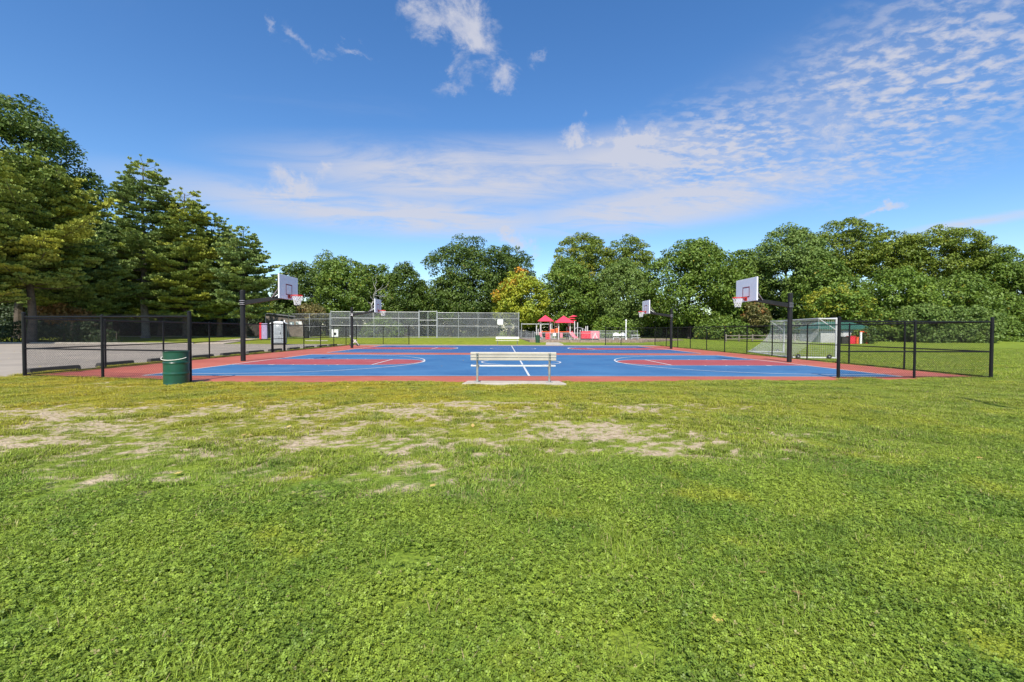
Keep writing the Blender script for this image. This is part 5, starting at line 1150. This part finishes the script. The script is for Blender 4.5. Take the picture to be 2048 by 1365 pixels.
def scatter(name, P, protos, smin, smax, seed, clump=None):
    rng = np.random.default_rng(seed); n = len(P)
    me = bpy.data.meshes.new(name); me.vertices.add(n); me.vertices.foreach_set('co', P.astype(np.float32).ravel())
    a = me.attributes.new('rot', 'FLOAT', 'POINT'); a.data.foreach_set('value', (rng.random(n) * 6.283).astype(np.float32))
    a = me.attributes.new('scl', 'FLOAT', 'POINT'); a.data.foreach_set('value', (rng.uniform(smin, smax, n) * (clump(P[:, 0], P[:, 1]) if clump else 1.0)).astype(np.float32))
    a = me.attributes.new('sel', 'INT', 'POINT'); a.data.foreach_set('value', rng.integers(0, len(protos), n).astype(np.int32))
    me.materials.append(bm_)
    o = bpy.data.objects.new(name, me); COL.objects.link(o); tag(o, kind='stuff')
    ng = bpy.data.node_groups.new(name, 'GeometryNodeTree'); ng.interface.new_socket('Geometry', in_out='INPUT', socket_type='NodeSocketGeometry'); ng.interface.new_socket('Geometry', in_out='OUTPUT', socket_type='NodeSocketGeometry')
    nn = ng.nodes.new; lk = ng.links.new; gi = nn('NodeGroupInput'); go = nn('NodeGroupOutput')
    def attr(nm, ty):
        q_ = nn('GeometryNodeInputNamedAttribute'); q_.data_type = ty; q_.inputs['Name'].default_value = nm; return q_.outputs['Attribute']
    g2 = nn('GeometryNodeGeometryToInstance')
    for pr in reversed(protos):
        oi = nn('GeometryNodeObjectInfo'); oi.inputs['Object'].default_value = pr; oi.inputs['As Instance'].default_value = True; lk(oi.outputs['Geometry'], g2.inputs[0])
    j = nn('GeometryNodeJoinGeometry')
    for pr in protos:
        oi = nn('GeometryNodeObjectInfo'); oi.inputs['Object'].default_value = pr; oi.inputs['As Instance'].default_value = True; lk(oi.outputs['Geometry'], j.inputs[0])
    ng.nodes.remove(g2)
    ip = nn('GeometryNodeInstanceOnPoints'); lk(gi.outputs[0], ip.inputs['Points']); lk(j.outputs[0], ip.inputs['Instance']); ip.inputs['Pick Instance'].default_value = True; lk(attr('sel', 'INT'), ip.inputs['Instance Index'])
    cb = nn('ShaderNodeCombineXYZ'); lk(attr('rot', 'FLOAT'), cb.inputs[2]); er = nn('FunctionNodeEulerToRotation'); lk(cb.outputs[0], er.inputs[0]); lk(er.outputs[0], ip.inputs['Rotation']); lk(attr('scl', 'FLOAT'), ip.inputs['Scale'])
    lk(ip.outputs[0], go.inputs[0])
    md = o.modifiers.new('scatter', 'NODES'); md.node_group = ng
    return o
def field(y0, y1, dens, seed, m0=1.19, pad_=3.4, dfun=None):
    rng = np.random.default_rng(seed); wmax = m0 * y1 + pad_; n = int(dens * (y1 - y0) * 2 * wmax)
    x = rng.uniform(-wmax, wmax, n); y = rng.uniform(y0, y1, n); k_ = np.abs(x) < m0 * y + pad_
    x, y = x[k_], y[k_]
    if dfun is not None:
        k_ = rng.random(len(x)) < dfun(x, y); x, y = x[k_], y[k_]
    return np.stack([x, y, gz(x, y)], 1)
def front_edge(x): return np.interp(x, [-30, -15.4, -14.6, -8.75, 0, 8.9, 15.5, 15.6, 40], [14.15, 14.15, 14.2, 12.72, 12.86, 13.4, 14.0, 14.0, 14.0])
def off_hard(x, y):
    f = (y < front_edge(x) - 0.03 + 0.20 * (fbm(x * 2.2 + 50, y * 2.2, 4) - 0.5)) & ~((x > -1.12) & (x < 1.76) & (y > 12.14)) & ~(np.hypot(x + 8.72, y - 12.36) < 0.27)
    return f
cp_ = [proto('clover_tile', *clover(430, 0.19, 0.010, 0.040, 0.0098, 20 + i)) for i in range(4)]
gp_ = [proto('grass_tuft', *blades(60, 0.12, 0.03, 0.075, 0.0036, 40 + i, 0.8)) for i in range(4)]
sp_ = [proto('short_tuft', *blades(30, 0.050, 0.014, 0.042, 0.0046, 60 + i, 0.9, 0.14)) for i in range(5)]
lp_ = [proto('rough_tuft', *blades(70, 0.32, 0.03, 0.075, 0.011, 80 + i, 0.9)) for i in range(4)]
clz = lambda x, y: np.clip(1.25 - 0.9 * sstep(3.0, 5.6, y + 1.6 * (fbm(x * 0.5 + 40, y * 0.5 + 3, 4) - 0.5) * 2 - 0.10 * x), 0, 1)
scatter('clover', field(1.1, 7.5, 36, 1, dfun=lambda x, y: clz(x, y) * (1 - bare_f(x, y, True))), cp_, 0.8, 1.3, 1)
scatter('grass', field(1.1, 8.0, 90, 2, dfun=lambda x, y: (1 - 0.93 * bare_f(x, y, True)) * np.clip(1.15 - sstep(4.0, 8.0, y) * 0.55, 0, 1) * (0.25 + 1.2 * sstep(0.38, 0.62, fbm(x * 0.8 + 9, y * 0.8, 4)))), gp_, 0.7, 1.25, 2)
scatter('grass', field(3.4, 14.2, 430, 3, dfun=lambda x, y: off_hard(x, y) * (0.27 + 0.73 * (1 - bare_f(x, y)) ** 1.5) * np.clip(0.25 + sstep(3.4, 6, y), 0, 1)), sp_, 0.7, 1.3, 3, clump=lambda x, y: (0.6 + 1.0 * sstep(0.38, 0.68, fbm(x * 1.7 + 21, y * 1.7 + 4, 3))) * (1 - 0.4 * bare_f(x, y)))
scatter('grass', field(4.0, 13.4, 16, 5, dfun=lambda x, y: off_hard(x, y) * (1 - bare_f(x, y)) * (1 - 0.8 * bare_f(x, y, True)) * (0.08 + sstep(0.52, 0.66, fbm(x * 1.1 + 31, y * 1.1 + 14, 4)))), gp_, 0.6, 1.2, 5)
def right_ok(x, y): return ((x > 15.7) | ((x < -15.0) & (y < 14.1))) & (x < 60)
scatter('grass', field(13.8, 40, 14, 4, dfun=lambda x, y: right_ok(x, y) * np.clip(1.3 - y / 40, 0.3, 1)), lp_, 0.7, 1.3, 4)
lf = bpy.data.materials.new('fallen_leaf'); lf.use_nodes = True; tt_ = lf.node_tree; a_ = tt_.nodes.new('ShaderNodeAttribute'); a_.attribute_name = 'tint'; cr_ = tt_.nodes.new('ShaderNodeValToRGB')
cr_.color_ramp.elements[0].color = (0.24, 0.13, 0.05, 1); cr_.color_ramp.elements[1].color = (0.52, 0.40, 0.10, 1); tt_.links.new(a_.outputs['Fac'], cr_.inputs[0]); tt_.links.new(cr_.outputs[0], tt_.nodes['Principled BSDF'].inputs['Base Color'])
rng = np.random.default_rng(66); nlf = 900; P = np.concatenate([np.stack([rng.uniform(-45, -15.6, 520), rng.uniform(14.4, 46, 520), np.full(520, 0.016)], 1), np.stack([rng.uniform(-8, 8, 90), rng.uniform(2.2, 12.3, 90), np.full(90, 0.035)], 1), np.stack([rng.uniform(-14, 15, 60), rng.uniform(13.5, 43, 60), np.full(60, 0.040)], 1)])
n_ = len(P); an = rng.random(n_) * 6.283; u_ = np.stack([np.cos(an), np.sin(an), rng.normal(size=n_) * 0.2], 1); v_ = np.stack([-np.sin(an), np.cos(an), rng.normal(size=n_) * 0.2], 1); sz_ = rng.uniform(0.022, 0.05, n_)[:, None]
tag(np_mesh('fallen_leaves', np.stack([P + u_ * sz_, P + v_ * sz_ * 0.6, P - u_ * sz_, P - v_ * sz_ * 0.6], 1).reshape(-1, 3), 4, lf, {'tint': rng.random(n_)}), kind='stuff')
def strips():
    rng = np.random.default_rng(91); P = []
    for x0, x1, y0, y1, n in ((-15.28, -14.62, 14.4, 46.4, 2600), (15.38, 15.95, 14.2, 46, 2200), (-14.6, -8.9, 0, 0, 420), (10.2, 15.5, 0, 0, 330)):
        x = rng.uniform(x0, x1, n); y = rng.uniform(y0, y1, n) if y1 else front_edge(x) + rng.normal(size=n) * 0.09
        k = fbm(x * 1.5 + 3, y * 1.5, 3) > 0.44; P.append(np.stack([x[k], y[k], np.full(k.sum(), 0.0)], 1))
    return np.concatenate(P)
scatter('grass', strips(), gp_, 0.6, 1.5, 6)
